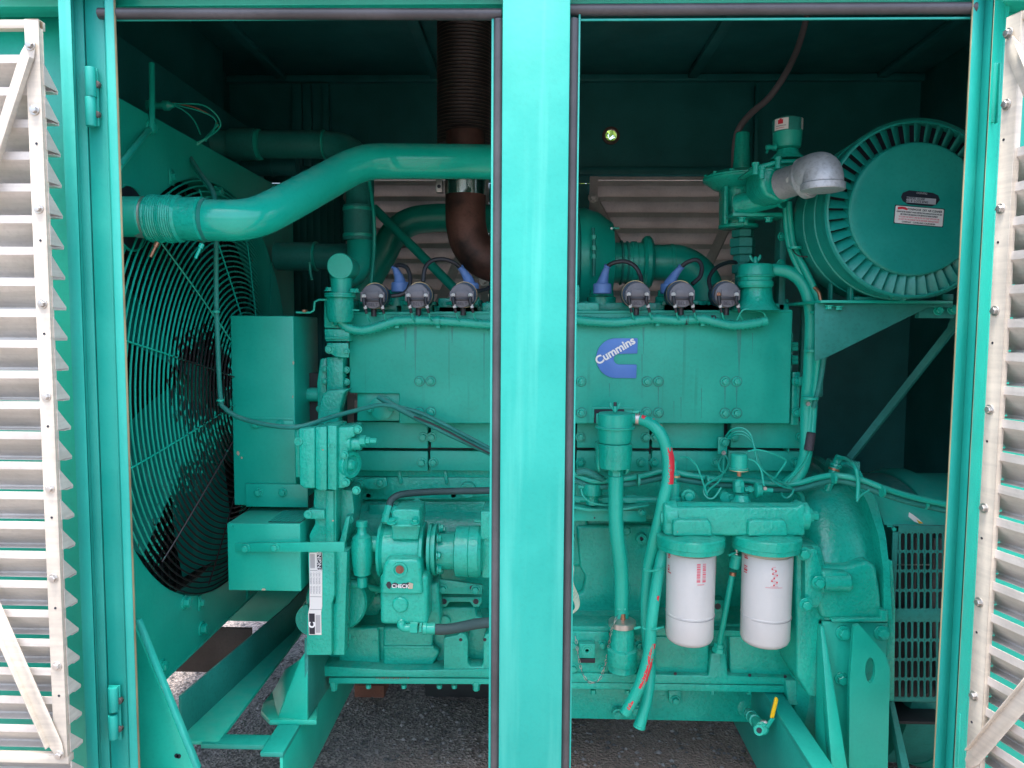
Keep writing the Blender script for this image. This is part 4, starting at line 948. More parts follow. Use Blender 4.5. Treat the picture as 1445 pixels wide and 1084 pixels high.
# ---- breather and hose, centre
BR = T('centre_crankcase_breather', 'green breather canister with a wing nut just right of the centre post', 'breather')
turn(BR, 'canister', G, 868, 603, 1.90, 'Z', [(-22, 18), (-21.5, 22), (-18, 23.5), (-2, 24.5), (-1, 28), (1, 28.2), (2, 24.6), (16, 24.5), (19, 24.5), (20.5, 23), (21, 0)], 44)
turn(BR, 'adapter', GC, 868, 640, 1.90, 'Z', [(-20, 22), (-8, 23.5), (14, 24), (15, 22)], 40)
poly(BR, 'adapter_body', GC, [(843, 628), (892, 628), (891, 660), (888, 668), (880, 672), (884, 656), (868, 646), (850, 656), (846, 668), (842, 662)], 1.93, .08, .006, seg=3)
turn(BR, 'outlet', GC, 868, 655, 1.89, 'Z', [(-10, 9), (0, 12), (4, 12.5), (14, 13)], 32)
def wingnut(par, px, py, Y, s=1, ang=0):
    turn(par, 'wing_nut', G, px, py, Y, 'Z', [(-7*s, 3.4*s), (-3*s, 4*s), (3*s, 3*s), (5*s, 2*s)], 16)
    for q in (-1, 1):
        poly(par, 'nut_wing', G, [(px+q*2*s, py+1*s), (px+q*7*s, py-9*s), (px+q*10*s, py-8*s), (px+q*9*s, py-2*s), (px+q*4*s, py+4*s)], Y-.003, .006, .002)
wingnut(BR, 868, 576, 1.89, .85); cyl(BR, 'stud', CAB, 868, 571, 1.89, 2.4, 7, 'Z')
turn(BR, 'hex_fitting', G, 869, 666, 1.90, 'Z', [(-5, 10.5), (5, 10.5)], 6); turn(BR, 'ferrule', G, 869, 684, 1.90, 'Z', [(-14, 10), (-14, 10.6), (12, 11), (13, 10)], 28)
VH = T('wrapped_drain_hose', 'tape-wrapped green hose dropping from the centre breather to a chained filler cap', 'hose')
P = resample(catmull([W(*p) for p in ((869, 694, 1.90), (869, 730, 1.90), (871, 760, 1.90), (875, 790, 1.91), (877, 820, 1.92), (877, 855, 1.93), (877, 875, 1.94))], 10), .0035)
bm = bmesh.new(); sweep(bm, P, lambda i: RP(10.2, 1.9)*(1+.045*((i*.37) % 1.0)), 28); mk(VH, 'hose', GR, bm, ang=70)
OF = T('oil_filler_neck', 'upright green filler tube closed by a grey cap on a chain', 'filler tube')
turn(OF, 'tube', GC, 878, 915, 1.93, 'Z', [(-22, 21), (-20, 22), (0, 22), (2, 17.5), (42, 17.5)], 36)
turn(OF, 'foot', GC, 878, 938, 1.935, 'Z', [(-9, 18), (-7, 20.5), (12, 21), (13, 18)], 36)
turn(OF, 'cap', ZNC, 878, 878, 1.925, 'Z', [(-6, 18), (-5, 19.5), (2, 19.5), (3, 18), (3, 10), (6, 5), (6, 0)], 36)
turn(OF, 'cap_stem', CPR, 879, 866, 1.92, 'Z', [(-9, 4), (0, 4), (1, 2.4), (10, 2.4)], 14)
turn(OF, 'cap_clasp', G, 877, 860, 1.915, 'X', [(-6, 2), (6, 2)], 10)
bolt(OF, 903, 911, 1.96, 5.5); box(OF, 'side_tab', GC, 895, 906, 910, 916, 1.962, .01, .002)
CHN = T('cap_chain', 'thin chain hanging in a loop from the filler cap to the access plate', 'chain')
cp = resample(catmull([W(*p) for p in ((872, 868, 1.89), (864, 885, 1.89), (860, 905, 1.92), (857, 925, 1.94), (852, 945, 1.95), (845, 960, 1.95), (832, 963, 1.95), (822, 950, 1.95), (816, 925, 1.95), (813, 905, 1.96), (811, 895, 1.96))], 8), .0085)
for i, (A, B) in enumerate(zip(cp, cp[1:])):
    d_ = (B-A).normalized(); s_ = d_.cross(Vector((0, 1, 0))).normalized() if i % 2 else Vector((0, 1, 0)); m_ = (A+B)/2
    ring = [m_+d_*.0062*math.cos(a_)+s_*.0028*math.sin(a_) for a_ in [2*math.pi*k/10 for k in range(11)]]
    bm = bmesh.new(); sweep(bm, ring, .0008, 5); mk(CHN, 'chain_link', ZNC if i % 3 else GD, bm)
# ---- breather hoses (worn red)
def hose(label, pts, r, m=GR, name='breather_hose', red=None):
    t = T(name, label, 'hose'); P = [W(*p) for p in pts]; P = resample(catmull(P, 12), .006); bm = bmesh.new(); sweep(bm, P, RP(r, pts[0][2]), 24)
    mk(t, 'hose', m, bm, ang=70); return t
def wear(par, pts, r, ww, YW=1.90):  # worn ribbon wrapped on the hose surface
    P = resample(catmull([W(*p) for p in pts], 10), .004); bm = bmesh.new(); rows = []; R_ = RP(r, YW)*1.012
    for i, p in enumerate(P):
        t = (P[min(i+1, len(P)-1)]-P[max(i-1, 0)]).normalized(); v = (-p+Vector((0, 0, CH))).normalized(); v = (v-t*v.dot(t)).normalized(); s = t.cross(v)
        w0 = ww*random.uniform(.95, 1.3); sh_a = -.55
        rows.append([bm.verts.new(p+(v*math.cos(a_)+s*math.sin(a_))*R_) for a_ in (sh_a-w0, sh_a-w0*.4, sh_a+w0*.3, sh_a+w0*random.uniform(.6, 1.1))])
    for A, B in zip(rows, rows[1:]):
        if random.random() < .985:
            for i in range(3): bm.faces.new((A[i], A[i+1], B[i+1], B[i]))
    mk(par, 'worn_red_patch', RED, bm)
h1 = hose('green hose worn through to red, arching from the centre breather behind the left filter', [(893, 590, 1.90), (908, 593, 1.89), (925, 603, 1.87), (937, 622, 1.86), (943, 650, 1.86), (942, 680, 1.86), (936, 705, 1.86), (930, 735, 1.87), (922, 765, 1.89), (915, 800, 1.91), (912, 840, 1.92), (912, 880, 1.92), (915, 920, 1.93), (917, 950, 1.92), (913, 985, 1.90), (902, 1026, 1.88)], 8.3)
turn(h1, 'hose_clamp', ZNC, 899, 591, 1.897, 'X', [(-3.5, 8.4), (-3.5, 9.4), (3.5, 9.4), (3.5, 8.4)], 24); turn(h1, 'clamp_screw', G, 897, 581, 1.89, 'X', [(-4, 3), (4, 3)], 6)
wear(h1, [(918, 597, 1.88), (929, 607, 1.868), (938, 626, 1.86), (943.5, 650, 1.86), (942.5, 682, 1.86)], 8.3, .55)
wear(h1, [(904, 592, 1.89), (911, 594, 1.888)], 8.3, .4)
turn(h1, 'hose_lip', G, 902, 1026, 1.88, Vector((.08, .02, .3)), [(-.5, 7), (-.5, 9), (3, 9), (3, 8)], 20)
h2 = hose('green hose with red worn marks whose open cut end points down-left', [(946, 720, 1.93), (940, 760, 1.90), (931, 800, 1.88), (924, 840, 1.87), (919, 880, 1.86), (916, 920, 1.86), (907, 955, 1.86), (897, 980, 1.86), (882, 1007, 1.86)], 8.3)
wear(h2, [(918, 905, 1.86), (914, 930, 1.86), (908, 952, 1.86), (902, 968, 1.86)], 8.3, .5, 1.93); wear(h2, [(893, 986, 1.86), (887, 998, 1.86)], 8.3, .75, 1.93); wear(h2, [(925, 838, 1.87), (921, 862, 1.868)], 8.3, .18, 1.93)
for t, x, y in ((h1, 917, 803), (h1, 916, 886)): 
    tube(t, 'cable_tie', G, [(x-9, y, 1.86), (x, y+3, 1.85), (x+12, y+1, 1.84), (x+20, y-1, 1.86)], 1.6, seg=6)
tube(h1, 'tie_tail', G, [(904, 885, 1.87), (895, 887, 1.87)], 2, seg=6)
# right upper breather
B2 = T('rear_crankcase_breather', 'green breather canister with a wing nut at the right end of the engine', 'breather')
turn(B2, 'canister', G, 1066, 390, 2.0, 'Z', [(-16, 22), (-13, 24), (-8, 24), (-6, 22), (-2, 22.5), (-1, 26), (0, 26.3), (1, 24), (13, 23.5), (16, 22), (17, 16), (17, 0)], 44)
turn(B2, 'pedestal', GC, 1067, 420, 2.01, 'Z', [(-18, 34), (-12, 28), (-4, 23), (8, 21), (16, 20)], 36)
wingnut(B2, 1066, 367, 2.0, .9)
hose('smooth green breather hose curving down the right end of the engine', [(1084, 382, 2.0), (1098, 381, 1.99), (1115, 385, 1.98), (1131, 398, 1.97), (1141, 420, 1.96), (1145, 450, 1.96), (1144, 490, 1.96), (1142, 530, 1.96), (1139, 565, 1.97), (1138, 600, 1.97), (1137, 640, 1.97), (1128, 668, 1.97), (1110, 684, 1.98)], 8.6, name='rear_breather_hose')
# ---- filter head and filters
FH = T('filter_head', 'horizontal green casting that the two white filters hang from', 'filter head')
Yf = 1.86
turn(FH, 'manifold', GC, 1040, 727, Yf, 'X', [(-104, 15), (-102, 20), (-88, 21), (-86, 18.5), (86, 18.5), (88, 20), (97, 20), (98, 17)], 40)
poly(FH, 'manifold_face', GC, [(937, 710), (952, 716), (1124, 716), (1137, 710), (1137, 757), (1085, 757), (1024, 757), (945, 757), (937, 755)], Yf-.033, .06, .008, seg=4)
for x, e in ((974.5, 0), (1081, 0)):
    turn(FH, 'filter_cap', GC, x, 763, Yf, 'Z', [(-11, 45), (-10, 47), (-4, 47.5), (-3, 48.5), (8, 48.5), (10, 46.5), (11, 40), (14, 30)], 56)
    poly(FH, 'cap_dome', GC, [(x-25, 757), (x-25, 738), (x-21, 734), (x+26, 734), (x+30, 740), (x+31, 757)], Yf-.050, .07, .010, seg=4)
turn(FH, 'end_plug', GC, 1143, 728, Yf, 'X', [(-6, 11), (2, 11), (3, 7), (10, 7), (10, 0)], 6); turn(FH, 'end_plug', GC, 934, 730, Yf, 'X', [(-3, 12), (3, 12)], 20)
turn(FH, 'bolt_boss', GC, 970, 703, 1.92, 'Y', [(10, 10), (0, 9)], 20); bolt(FH, 971, 700, 1.915, 7); bolt(FH, 1034, 702, 1.93, 4); turn(FH, 'bolt_boss', GC, 1024, 702, 1.93, 'Y', [(8, 8), (0, 8)], 20)
turn(FH, 'port_boss', GC, 1047, 705, 1.90, 'Z', [(-5, 16), (0, 11), (7, 9), (8, 0)], 24)
def oil_filter(label, x, yt, yb_, r, kind):
    t = T('oil_filter', label, 'oil filter', 'white spin-on filters under the filter head')
    h = yb_-yt; ym = (yt+yb_)/2
    turn(t, 'body', WHF, x, ym, Yf, 'Z', [(-h/2+1, 0), (-h/2+1, r-14), (-h/2, r-13), (-h/2+1, r-7), (-h/2+4, r-3), (-h/2+9, r-.8), (-h/2+42, r-.6), (-h/2+42.5, r-.1), (-h/2+43.5, r-.1), (-h/2+44, r-.5), (h/2-3, r), (h/2, r-.5), (h/2, 0)], 56)
    turn(t, 'seam_line', GRY, x, ym-(h/2)+ (h-42), Yf, 'Z', [(-.5, r-.4), (-.5, r-.02), (.1, r-.02), (.1, r-.4)], 56)
    turn(t, 'gasket_rim', CRM, x, yt-1, Yf, 'Z', [(-2.5, r-1), (-2.5, r+.3), (1, r+.3), (1, r-1)], 48)
    R_ = RP(r, Yf); C_ = W(x, ym, Yf)
    def dec(m, u0, u1, y0, y1, nm):  # patch on the cylinder surface: angle from the front (px/r), y px
        n = max(1, int(abs(u1-u0)/.08)); bm = bmesh.new(); rows = []
        for i in range(n+1):
            a_ = u0+(u1-u0)*i/n; rr = R_+.0004
            rows.append([bm.verts.new((C_.x+rr*math.sin(a_), C_.y-rr*math.cos(a_), W(x, y, Yf-R_).z)) for y in (y0, y1)])
        for A, B in zip(rows, rows[1:]): bm.faces.new((A[0], B[0], B[1], A[1]))
        mk(t, nm, m, bm)
    if kind == 0:
        for col in (0, 1):
            y = 796
            while y < 823:
                hh = random.choice((.6, 1, 1.6, 2.2)); dec(PNK, .02+col*.24, .17+col*.24, y, y+hh, 'printed_bar'); y += hh+random.choice((.35, .7, 1.0))
        dec(PNK, .05, .35, 825, 826, 'printed_line')
    else:
        pts_ = [(1081, 798), (1077, 803), (1082, 806), (1078, 810), (1084, 812), (1080, 816), (1077, 820), (1084, 822), (1080, 826)]
        for (xa, ya), (xb2, yb2) in zip(pts_, pts_[1:]):
            dec(PNK, (min(xa, xb2)-x)/r, (max(xa, xb2)-x)/r+.02, (ya+yb2)/2-.3, (ya+yb2)/2+.3, 'printed_line'); dec(RED, (xb2-x)/r-.03, (xb2-x)/r+.03, yb2-1, yb2+1, 'printed_mark')
        dec(PNK, -.35, .32, 829.5, 830.1, 'printed_line'); dec(PNK, -.16, .14, 827.8, 828.3, 'printed_line')
    for k, (ya, hh) in enumerate(((789, 2), (791.5, 1.5), (794, 2), (806, 1.5), (809, 1), (811, 2.5), (815, 1.5))): dec(RED, -1.38, -1.15+random.uniform(-.1, .05), ya, ya+hh, 'printed_mark')
    if kind == 0:
        for k in range(8): dec(RED, 1.2, 1.35, 795+k*3.2, 797+k*3.2, 'printed_mark')
    return t
oil_filter('left white spin-on filter printed with two columns of red bars', 974, 776, 907, 34.5, 0)
oil_filter('right white spin-on filter printed with a small red diagram', 1081, 778, 909, 35, 1)
# dipstick
DP = T('dipstick_tube', 'thin green tube with a T-handle cap leaning between the two white filters', 'dipstick')
tube(DP, 'tube', G, [(1034, 806, 1.90), (1026, 850, 1.92), (1014, 915, 1.97)], 4.3, smooth=False, seg=14)
turn(DP, 'collar', CPR, 1034, 810, 1.898, Vector((.13, 0, .99)), [(-2, 4.8), (3, 4.8)], 16)
turn(DP, 'cap', G, 1038, 791, 1.89, Vector((.15, -.1, .98)), [(-12, 5), (-10, 8), (6, 8), (7, 10), (10, 10), (11, 8.5), (11, 0)], 28)
tube(DP, 'handle', G, [(1028, 784, 1.87), (1050, 774, 1.89)], 1.9, smooth=False, seg=8)
turn(DP, 'handle_nut', ZNC, 1039, 781, 1.88, 'Z', [(-5, 3.5), (0, 3.5), (1, 2.2), (6, 2.2), (7, 1)], 12)
turn(DP, 'base_nut', G, 1014, 914, 1.965, Vector((.1, 0, 1)), [(-6, 9), (0, 9), (1, 7), (6, 7)], 6)
# ---- manifold pipes behind the centre hose
MF = T('fuel_line_assembly', 'horizontal green fuel line with a round sensor and fittings behind the centre hose', 'pipe fitting')
turn(MF, 'line', G, 870, 705, 2.02, 'X', [(-75, 5), (60, 5)], 16)
for x, l, r in ((805, 6, 7), (815, 3, 5.6), (855, 6, 6.8), (890, 8, 6.6), (838, 3, 7)): turn(MF, 'hex_fitting', G, x, 705, 2.02, 'X', [(-l, r), (l, r)], 6)
turn(MF, 'sensor', G, 836, 690, 2.0, 'Z', [(-9, 11), (-8, 13), (0, 14), (8, 14), (9, 11)], 28); turn(MF, 'tee', GC, 836, 706, 2.01, 'Z', [(-6, 9), (8, 9)], 20)
for x in (820, 849): turn(MF, 'sensor_screw', G, x, 687, 1.99, 'X', [(-4, 2.5), (4, 2.5)], 10)
poly(MF, 'curved_bracket', G, [(797, 713), (830, 718), (870, 719), (916, 712), (916, 715), (870, 722), (830, 722), (797, 716)], 1.98, .05, .001)
f_ = box(MF, 'flat_bracket', G, 803, 721, 912, 735, 2.0, .006, .001); bolt(f_, 906, 723, 2.0, 4.5); bolt(f_, 806, 722, 2.0, 4.5); turn(f_, 'bore', INK, 839, 731, 1.9993, 'Y', [(0, 1.3), (1, 1.3)], 8)
tube(MF, 'wire', G, [(820, 690, 1.97), (823, 700, 1.96), (832, 708, 1.96), (845, 712, 1.96), (862, 713, 1.96)], 1.5, seg=6)
# braided hoses, left
bh = T('upper_braided_hose', 'dark braided hose arching from the pump top to behind the centre post', 'hose')
tube(bh, 'hose', HOS, [(549, 716, 1.86), (552, 706, 1.87), (562, 699, 1.88), (580, 696, 1.90), (610, 694, 1.92), (650, 693, 1.93), (710, 692, 1.93)], 5.0, seg=16)
tube(bh, 'end_fitting', G, [(544, 738, 1.84), (546, 726, 1.85), (549, 714, 1.86)], 5.6, smooth=False, seg=6)
for x, y in ((546, 728), (545, 735)): turn(bh, 'hex_nut', G, x, y, 1.85, Vector((.15, 0, 1)), [(-2.5, 7), (2.5, 7)], 6)
lh = T('lower_braided_hose', 'thick dark braided hose with a green elbow fitting at the bottom of the pump gearbox', 'hose')
tube(lh, 'hose', HOS, [(612, 888, 1.79), (630, 888, 1.79), (650, 885, 1.80), (675, 880, 1.82), (712, 877, 1.84)], 7.6, seg=20)
turn(lh, 'ferrule', GG, 605, 887, 1.79, 'X', [(-8, 8), (-8, 8.8), (-3, 8.8), (-2, 8), (9, 8.6), (10, 8)], 24)
turn(lh, 'hex_nut', GG, 586, 886, 1.79, 'X', [(-7, 8.6), (4, 8.6)], 6); turn(lh, 'hex_nut', GG, 594, 886, 1.79, 'X', [(-1.5, 7.6), (2, 7.6)], 6)
tube(lh, 'elbow', GG, [(567, 874, 1.80), (566, 882, 1.79), (571, 886, 1.79), (582, 886, 1.79)], 6, seg=16, n=6); turn(lh, 'elbow_collar', GG, 567, 877, 1.795, 'Z', [(-2, 8), (3, 8)], 6)
# ---- conduit along the shield with ties and coil wires
LM = T('corrugated_wire_loom', 'ribbed green conduit strapped along the top edge of the head shield', 'wire loom')
P = [(478, 452, 1.97), (490, 462, 1.975), (505, 466, 1.98), (520, 465, 1.98), (540, 459, 1.985), (560, 453, 1.99), (590, 452, 1.995), (640, 454, 1.995), (700, 458, 1.995), (760, 455, 1.995), (800, 450, 1.995), (830, 453, 1.99), (868, 455, 1.99), (900, 452, 1.99), (925, 450, 1.99), (960, 452, 1.99), (990, 450, 1.99), (1012, 455, 1.985), (1035, 459, 1.985), (1060, 457, 1.985), (1080, 453, 1.985)]
tube(LM, 'conduit', G, P, 5.6, seg=14, cor=(.0100, 1.32), n=10)
turn(LM, 'end_cuff', G, 475, 452, 1.965, Vector((.7, 0, -.7)), [(-4, 6.5), (5, 7.5)], 18); turn(LM, 'end_cuff', G, 1078, 453.5, 1.983, Vector((1, 0, .25)), [(-4, 6.8), (4, 6.8)], 18)
for x, y in ((560, 453), (618, 453), (928, 450), (992, 450)):
    turn(LM, 'strap', G, x, y, 1.993, 'X', [(-2.5, 6.6), (-2.5, 7.6), (2.5, 7.6), (2.5, 6.6)], 20); box(LM, 'strap_tab', G, x-3, y+6, x+3, y+10, 1.99, .02, .001)
turn(LM, 'tape_wrap', TPE, 1005, 452, 1.9905, 'X', [(-4, 6.9), (4, 6.9)], 16); turn(LM, 'tape_wrap', TPE, 968, 452, 1.99, 'X', [(-1, 6.8), (2, 6.8)], 16)
tube(LM, 'wire', G, [(473, 450, 1.96), (480, 443, 1.96), (492, 438, 1.96), (507, 438, 1.97)], 1.3, seg=6)
tube(LM, 'wire', G, [(1081, 450, 1.98), (1077, 441, 1.97), (1062, 437, 1.96), (1048, 438, 1.96), (1040, 452, 1.97)], 1.3, seg=6)
# ---- ignition coils
def coil(x, y, r, label, side, Y=1.97):
    t = T('ignition_coil', label, 'ignition coil', 'round ignition coils along the top of the engine')
    s = Y/F
    turn(t, 'shell', BLD, x+side*3.5, y-1, Y+.016, 'Y', [(0, r-.8), (2, r-.2), (24, r-.2), (26, r-1)], 40)
    turn(t, 'metal_band', TAN, x+side*3.5, y-1, Y+.020, 'Y', [(0, r-.3), (0, r+.3), (2, r+.3), (2, r-.3)], 40)
    c_ = turn(t, 'face', BLG, x, y, Y, 'Y', [(8, r-1), (2, r-.8), (.5, r-1.4), (0, r-2.4), (0, 0)], 40)
    box(c_, 'raised_panel', BLG, x-r*.5, y-r*.42, x+r*.5, y+r*.1, Y-.0035, .004, .0008)
    box(c_, 'face_bar', BLK, x-r*.5, y+r*.18, x+r*.5, y+r*.42, Y-.002, .003, .0005)
    for q in (-1, 1): box(c_, 'side_lug', BLG, x+q*r*.86-1.6, y-r*.35, x+q*r*.86+1.6, y+r*.4, Y-.003, .01, .001)
    text(c_, 'stamped_lettering', INK, 'BELT', x+1, y+r*.66, Y-.0006, r*.26, ext=.0002)
    for q in (-1, 1):
        sx = x+q*r*.68
        turn(c_, 'terminal', WHF if (q+int(x)) % 3 else CPR, sx, y-r*.02, Y-.005, 'Y', [(3, 3.2), (-1, 3.0), (-1.5, 1.8), (-2.5, 1.4), (-2.5, 0)], 16)
        tube(t, 'connector', BLK, [(sx, y+2, Y-.007), (sx+q*-.5, y+r*.45, Y-.009), (sx+1.5, y+r*.8, Y-.008)], 2.5, seg=10)
        tube(t, 'marker_sleeve', WHF, [(sx+1.5, y+r*.72, Y-.008), (sx+2.5, y+r*.98, Y-.008)], 2.5, seg=10, smooth=False)
        tube(t, 'connector', BLK, [(sx+2.5, y+r*.98, Y-.008), (sx+4, y+r*1.35, Y-.006)], 2.1, seg=8, smooth=False)
        tube(t, 'lead_wire', G, [(sx+4, y+r*1.3, Y-.006), (sx+6, y+r*1.7, Y), (sx+9, y+r*2.0, Y+.012)], 1.2, seg=6)
    turn(t, 'foot_bracket', BLK, x+side*2, y+r*.9, Y+.03, 'Z', [(-12, 4), (6, 4)], 12)
    turn(t, 'lead_tower', CAB, x+side*3, y-r*.75, Y+.045, 'Z', [(-4, 4.5), (4, 3)], 12)
    return t
coil(525.5, 418.5, 18, 'round grey-black ignition coil, leftmost of the six, by the round water outlet cap', 1)
coil(588.5, 417.5, 18, 'round grey-black ignition coil, second from the left, just right of the first blue boot', 1)
coil(651.5, 417, 18, 'round grey-black ignition coil nearest the centre post on its left side', 1)
coil(900, 416, 18.5, 'round grey-black ignition coil nearest the centre post on its right side', -1)
coil(963, 416, 18.5, 'round grey-black ignition coil partly hiding the rightmost blue boot', -1)
coil(1027, 416, 18.5, 'round grey-black ignition coil, rightmost of the six, beside the upper breather', -1)
def boot(x, y, label, top, cable, w_=13):
    t = T('spark_plug_boot', label, 'spark plug boot', 'blue spark plug boots with black leads')
    Y = 2.08; tx, ty = top
    turn(t, 'boot_base', BLU, x, y, Y, 'Z', [(-7.5, w_-1), (-6.5, w_), (5, w_-.3), (6.5, w_-1.4), (6.5, 0)], 32)
    P = catmull([W(*p) for p in ((x-.5, y-4, Y), (x+(tx-x)*.2, y-12, Y), (x+(tx-x)*.55, y-(y-ty)*.7, Y), (tx, ty, Y-.01))], 8); n = len(P)
    bm = bmesh.new(); sweep(bm, P, lambda i: RP(5.2*(1-i/n)**1.3+4.0, Y), 24); mk(t, 'boot_neck', BLU, bm, ang=60)
    turn(t, 'neck_collar', BLU, tx, ty, Y-.01, (P[-1]-P[-3]), [(-1, 4.6), (1.2, 5), (2, 3)], 16)
    tube(t, 'lead', CAB, [(tx, ty, Y-.01)]+cable, 3.0, seg=12)
    return t
boot(565, 405, 'blue boot with its lead looping right, between the two leftmost coils', (557, 377), [(563, 374, 2.06), (574, 378, 2.05), (579, 392, 2.04), (577, 406, 2.03), (568, 415, 2.03), (552, 418, 2.03)])
boot(663, 406, 'blue boot behind the coil nearest the centre post on the left side', (650, 378), [(641, 371, 2.06), (626, 366, 2.05), (610, 368, 2.04), (600, 378, 2.03), (597, 398, 2.02)])
boot(850, 407, 'blue boot with its lead arching right, just right of the centre post', (857, 376), [(866, 371, 2.06), (882, 369, 2.05), (896, 376, 2.04), (904, 390, 2.03), (905, 402, 2.02)])
boot(945, 407, 'rightmost blue boot, tucked behind a coil with its lead curling over it', (961, 377), [(970, 370, 2.06), (983, 367, 2.05), (990, 375, 2.04), (988, 390, 2.03), (977, 401, 2.02)])
for nm, lb, pts in (('ignition_lead', 'black lead running from the left coil row toward the centre post', [(668, 410, 2.03), (680, 410, 2.05), (692, 405, 2.08), (705, 396, 2.1)]),
                    ('ignition_lead', 'black lead arching left of the rear breather down to the rightmost coil', [(1046, 372, 2.12), (1030, 370, 2.1), (1012, 377, 2.06), (1001, 392, 2.04), (1003, 408, 2.02), (1010, 416, 2.01)])):
    o = tube(None, nm, CAB, pts, 2.8); prop(o, lb, 'ignition lead')
# ---- emblem badge
bd = poly(N, 'badge', BDG, [(900, 477.5), (869, 477.5)]+arc(869.5, 505.5, 28.2, 90, 270, 26)[1:]+[(898, 534), (898.5, 514.5), (873, 514.5)]+[(x, y) for x, y in arc(873.5, 507, 7.3, 270, 90, 12)][1:]+[(899.5, 499)], 2.0145, .005, .0008, label='blue C-shaped badge with white lettering')
text(bd, 'badge_lettering', WHT, 'Cummins', 868, 495.2, 2.013, 11.6, rot=31, ext=.0008, bold=.5, sx=1.0)
for x, y0, y1, w_ in ((1043, 462, 532, 3.2), (1023, 545, 577, 1.3), (1039.5, 545, 577, 1.3), (929, 545, 578, 1.0), (908, 462, 500, 1.6), (906, 500, 560, .7), (572, 462, 498, 2.2), (586, 461, 532, 2.0), (638, 462, 484, 1.8), (961, 560, 592, .6), (951, 566, 590, .5), (683, 470, 570, .9), (990, 548, 590, .6), (1062, 470, 500, .7), (860, 541, 560, .8)):
    poly(sh_, 'drip_streak', GX, [(x-w_, y0), (x+w_, y0), (x+w_*.8, y0+(y1-y0)*.35), (x+w_*.35, y0+(y1-y0)*.7), (x+.25, y1), (x-.25, y1), (x-w_*.3, y0+(y1-y0)*.7), (x-w_*.8, y0+(y1-y0)*.3)], 2.0194, .0005, 0)
for x in (867, 874): poly(N, 'rivet_mark', GS, [(x-1, 540), (x+1, 540), (x+1, 543), (x-1, 543)], 2.0185, .001, 0)
# ---- small sensor cluster on filter head
SN = T('sensor_cluster', 'small sensors and fittings with looping green wires above the filter head', 'sensor')
turn(SN, 'solenoid', G, 1043, 652, 1.92, 'Z', [(-12, 8), (-11, 13), (-9, 13.5), (-8, 11.5), (10, 11.8), (12, 10), (12, 0)], 32)
turn(SN, 'brass_band', TAN, 1043, 662, 1.92, 'Z', [(-2, 12), (-2, 13), (2, 12), (2, 11)], 30); turn(SN, 'stem', CPR, 1043, 669, 1.92, 'Z', [(-3, 3), (6, 3)], 10)
turn(SN, 'elbow_fitting', G, 1043, 685, 1.91, 'Z', [(-9, 8), (-1, 8), (0, 6), (7, 6), (9, 4)], 8); box(SN, 'elbow_fitting', G, 1037, 680, 1051, 695, 1.90, .03, .004)
turn(SN, 'side_fitting', G, 1056, 691, 1.91, 'X', [(-5, 3.5), (0, 3.5), (0, 5.5), (4, 5.5), (4, 3.5), (12, 3.5)], 6)
turn(SN, 'pressure_switch', G, 1072, 692, 1.90, 'X', [(-7, 9), (-6, 11), (-3, 11), (-2, 9), (2, 9), (3, 5), (12, 3.5), (18, 3.5), (18, 0)], 28)
turn(SN, 'terminal', ZNC, 1079, 689, 1.88, 'Y', [(0, 3), (-3, 2.6), (-3, 0)], 10)
turn(SN, 'left_sensor', G, 952, 690, 1.92, 'Z', [(-22, 9), (-12, 9), (-11, 7), (8, 7), (9, 3), (14, 3), (15, 5.5), (17, 6.5), (20, 6.5), (22, 5), (24, 2.4), (40, 2.2)], 24)
turn(SN, 'brass_band', TAN, 953, 672, 1.919, 'Z', [(-1.5, 5), (-1.5, 6.8), (1.5, 6.8), (1.5, 5)], 24)
c_ = box(SN, 'wire_bracket', G, 1013, 617, 1027, 641, 2.05, .008, .002); bolt(c_, 1022, 624, 2.05, 5); turn(c_, 'terminal', ZNC, 1021, 639, 2.046, 'Y', [(0, 3.2), (-2, 3), (-2, 1), (-1, 0)], 12)
for pts in ([(1024, 616, 2.0), (1032, 607, 1.98), (1046, 604, 1.97), (1058, 612, 1.96), (1064, 630, 1.95), (1069, 652, 1.94), (1080, 667, 1.94), (1100, 679, 1.95), (1115, 688, 1.96)],
            [(1026, 618, 2.0), (1036, 610, 1.98), (1050, 610, 1.97), (1062, 622, 1.96), (1068, 642, 1.95), (1076, 662, 1.95), (1098, 684, 1.95), (1118, 690, 1.96)],
            [(1027, 620, 2.0), (1040, 613, 1.98), (1055, 617, 1.97), (1066, 634, 1.96), (1072, 660, 1.95)],
            [(1020, 643, 2.04), (1014, 653, 2.0), (1016, 663, 1.98), (1021, 668, 1.97)], [(1022, 643, 2.04), (1021, 655, 2.0), (1021, 668, 1.97)], [(1024, 643, 2.04), (1028, 654, 2.0), (1022, 668, 1.97)],
            [(1021, 668, 1.97), (1010, 676, 1.94), (997, 684, 1.92), (993, 694, 1.91), (999, 703, 1.90), (1008, 702, 1.90), (1018, 688, 1.90)], [(1020, 668, 1.97), (1014, 680, 1.94), (1002, 690, 1.92), (996, 698, 1.91)],
            [(960, 645, 1.92), (970, 646, 1.91), (982, 656, 1.90), (990, 675, 1.90), (998, 700, 1.90)],
            [(1055, 637, 1.92), (1070, 635, 1.92), (1090, 640, 1.92), (1107, 648, 1.93), (1108, 654, 1.93), (1098, 668, 1.93), (1093, 676, 1.94)],
            [(1056, 648, 1.92), (1066, 652, 1.91), (1074, 664, 1.90), (1078, 686, 1.89)],
            [(1120, 690, 1.95), (1117, 698, 1.94), (1110, 703, 1.94), (1104, 700, 1.94), (1103, 695, 1.94)],
            [(1146, 626, 1.95), (1140, 645, 1.95), (1130, 660, 1.95), (1112, 680, 1.95)], [(1142, 626, 1.95), (1134, 648, 1.95), (1120, 668, 1.95), (1108, 680, 1.95)]):
    tube(SN, 'wire', G, pts, 1.4, seg=6)
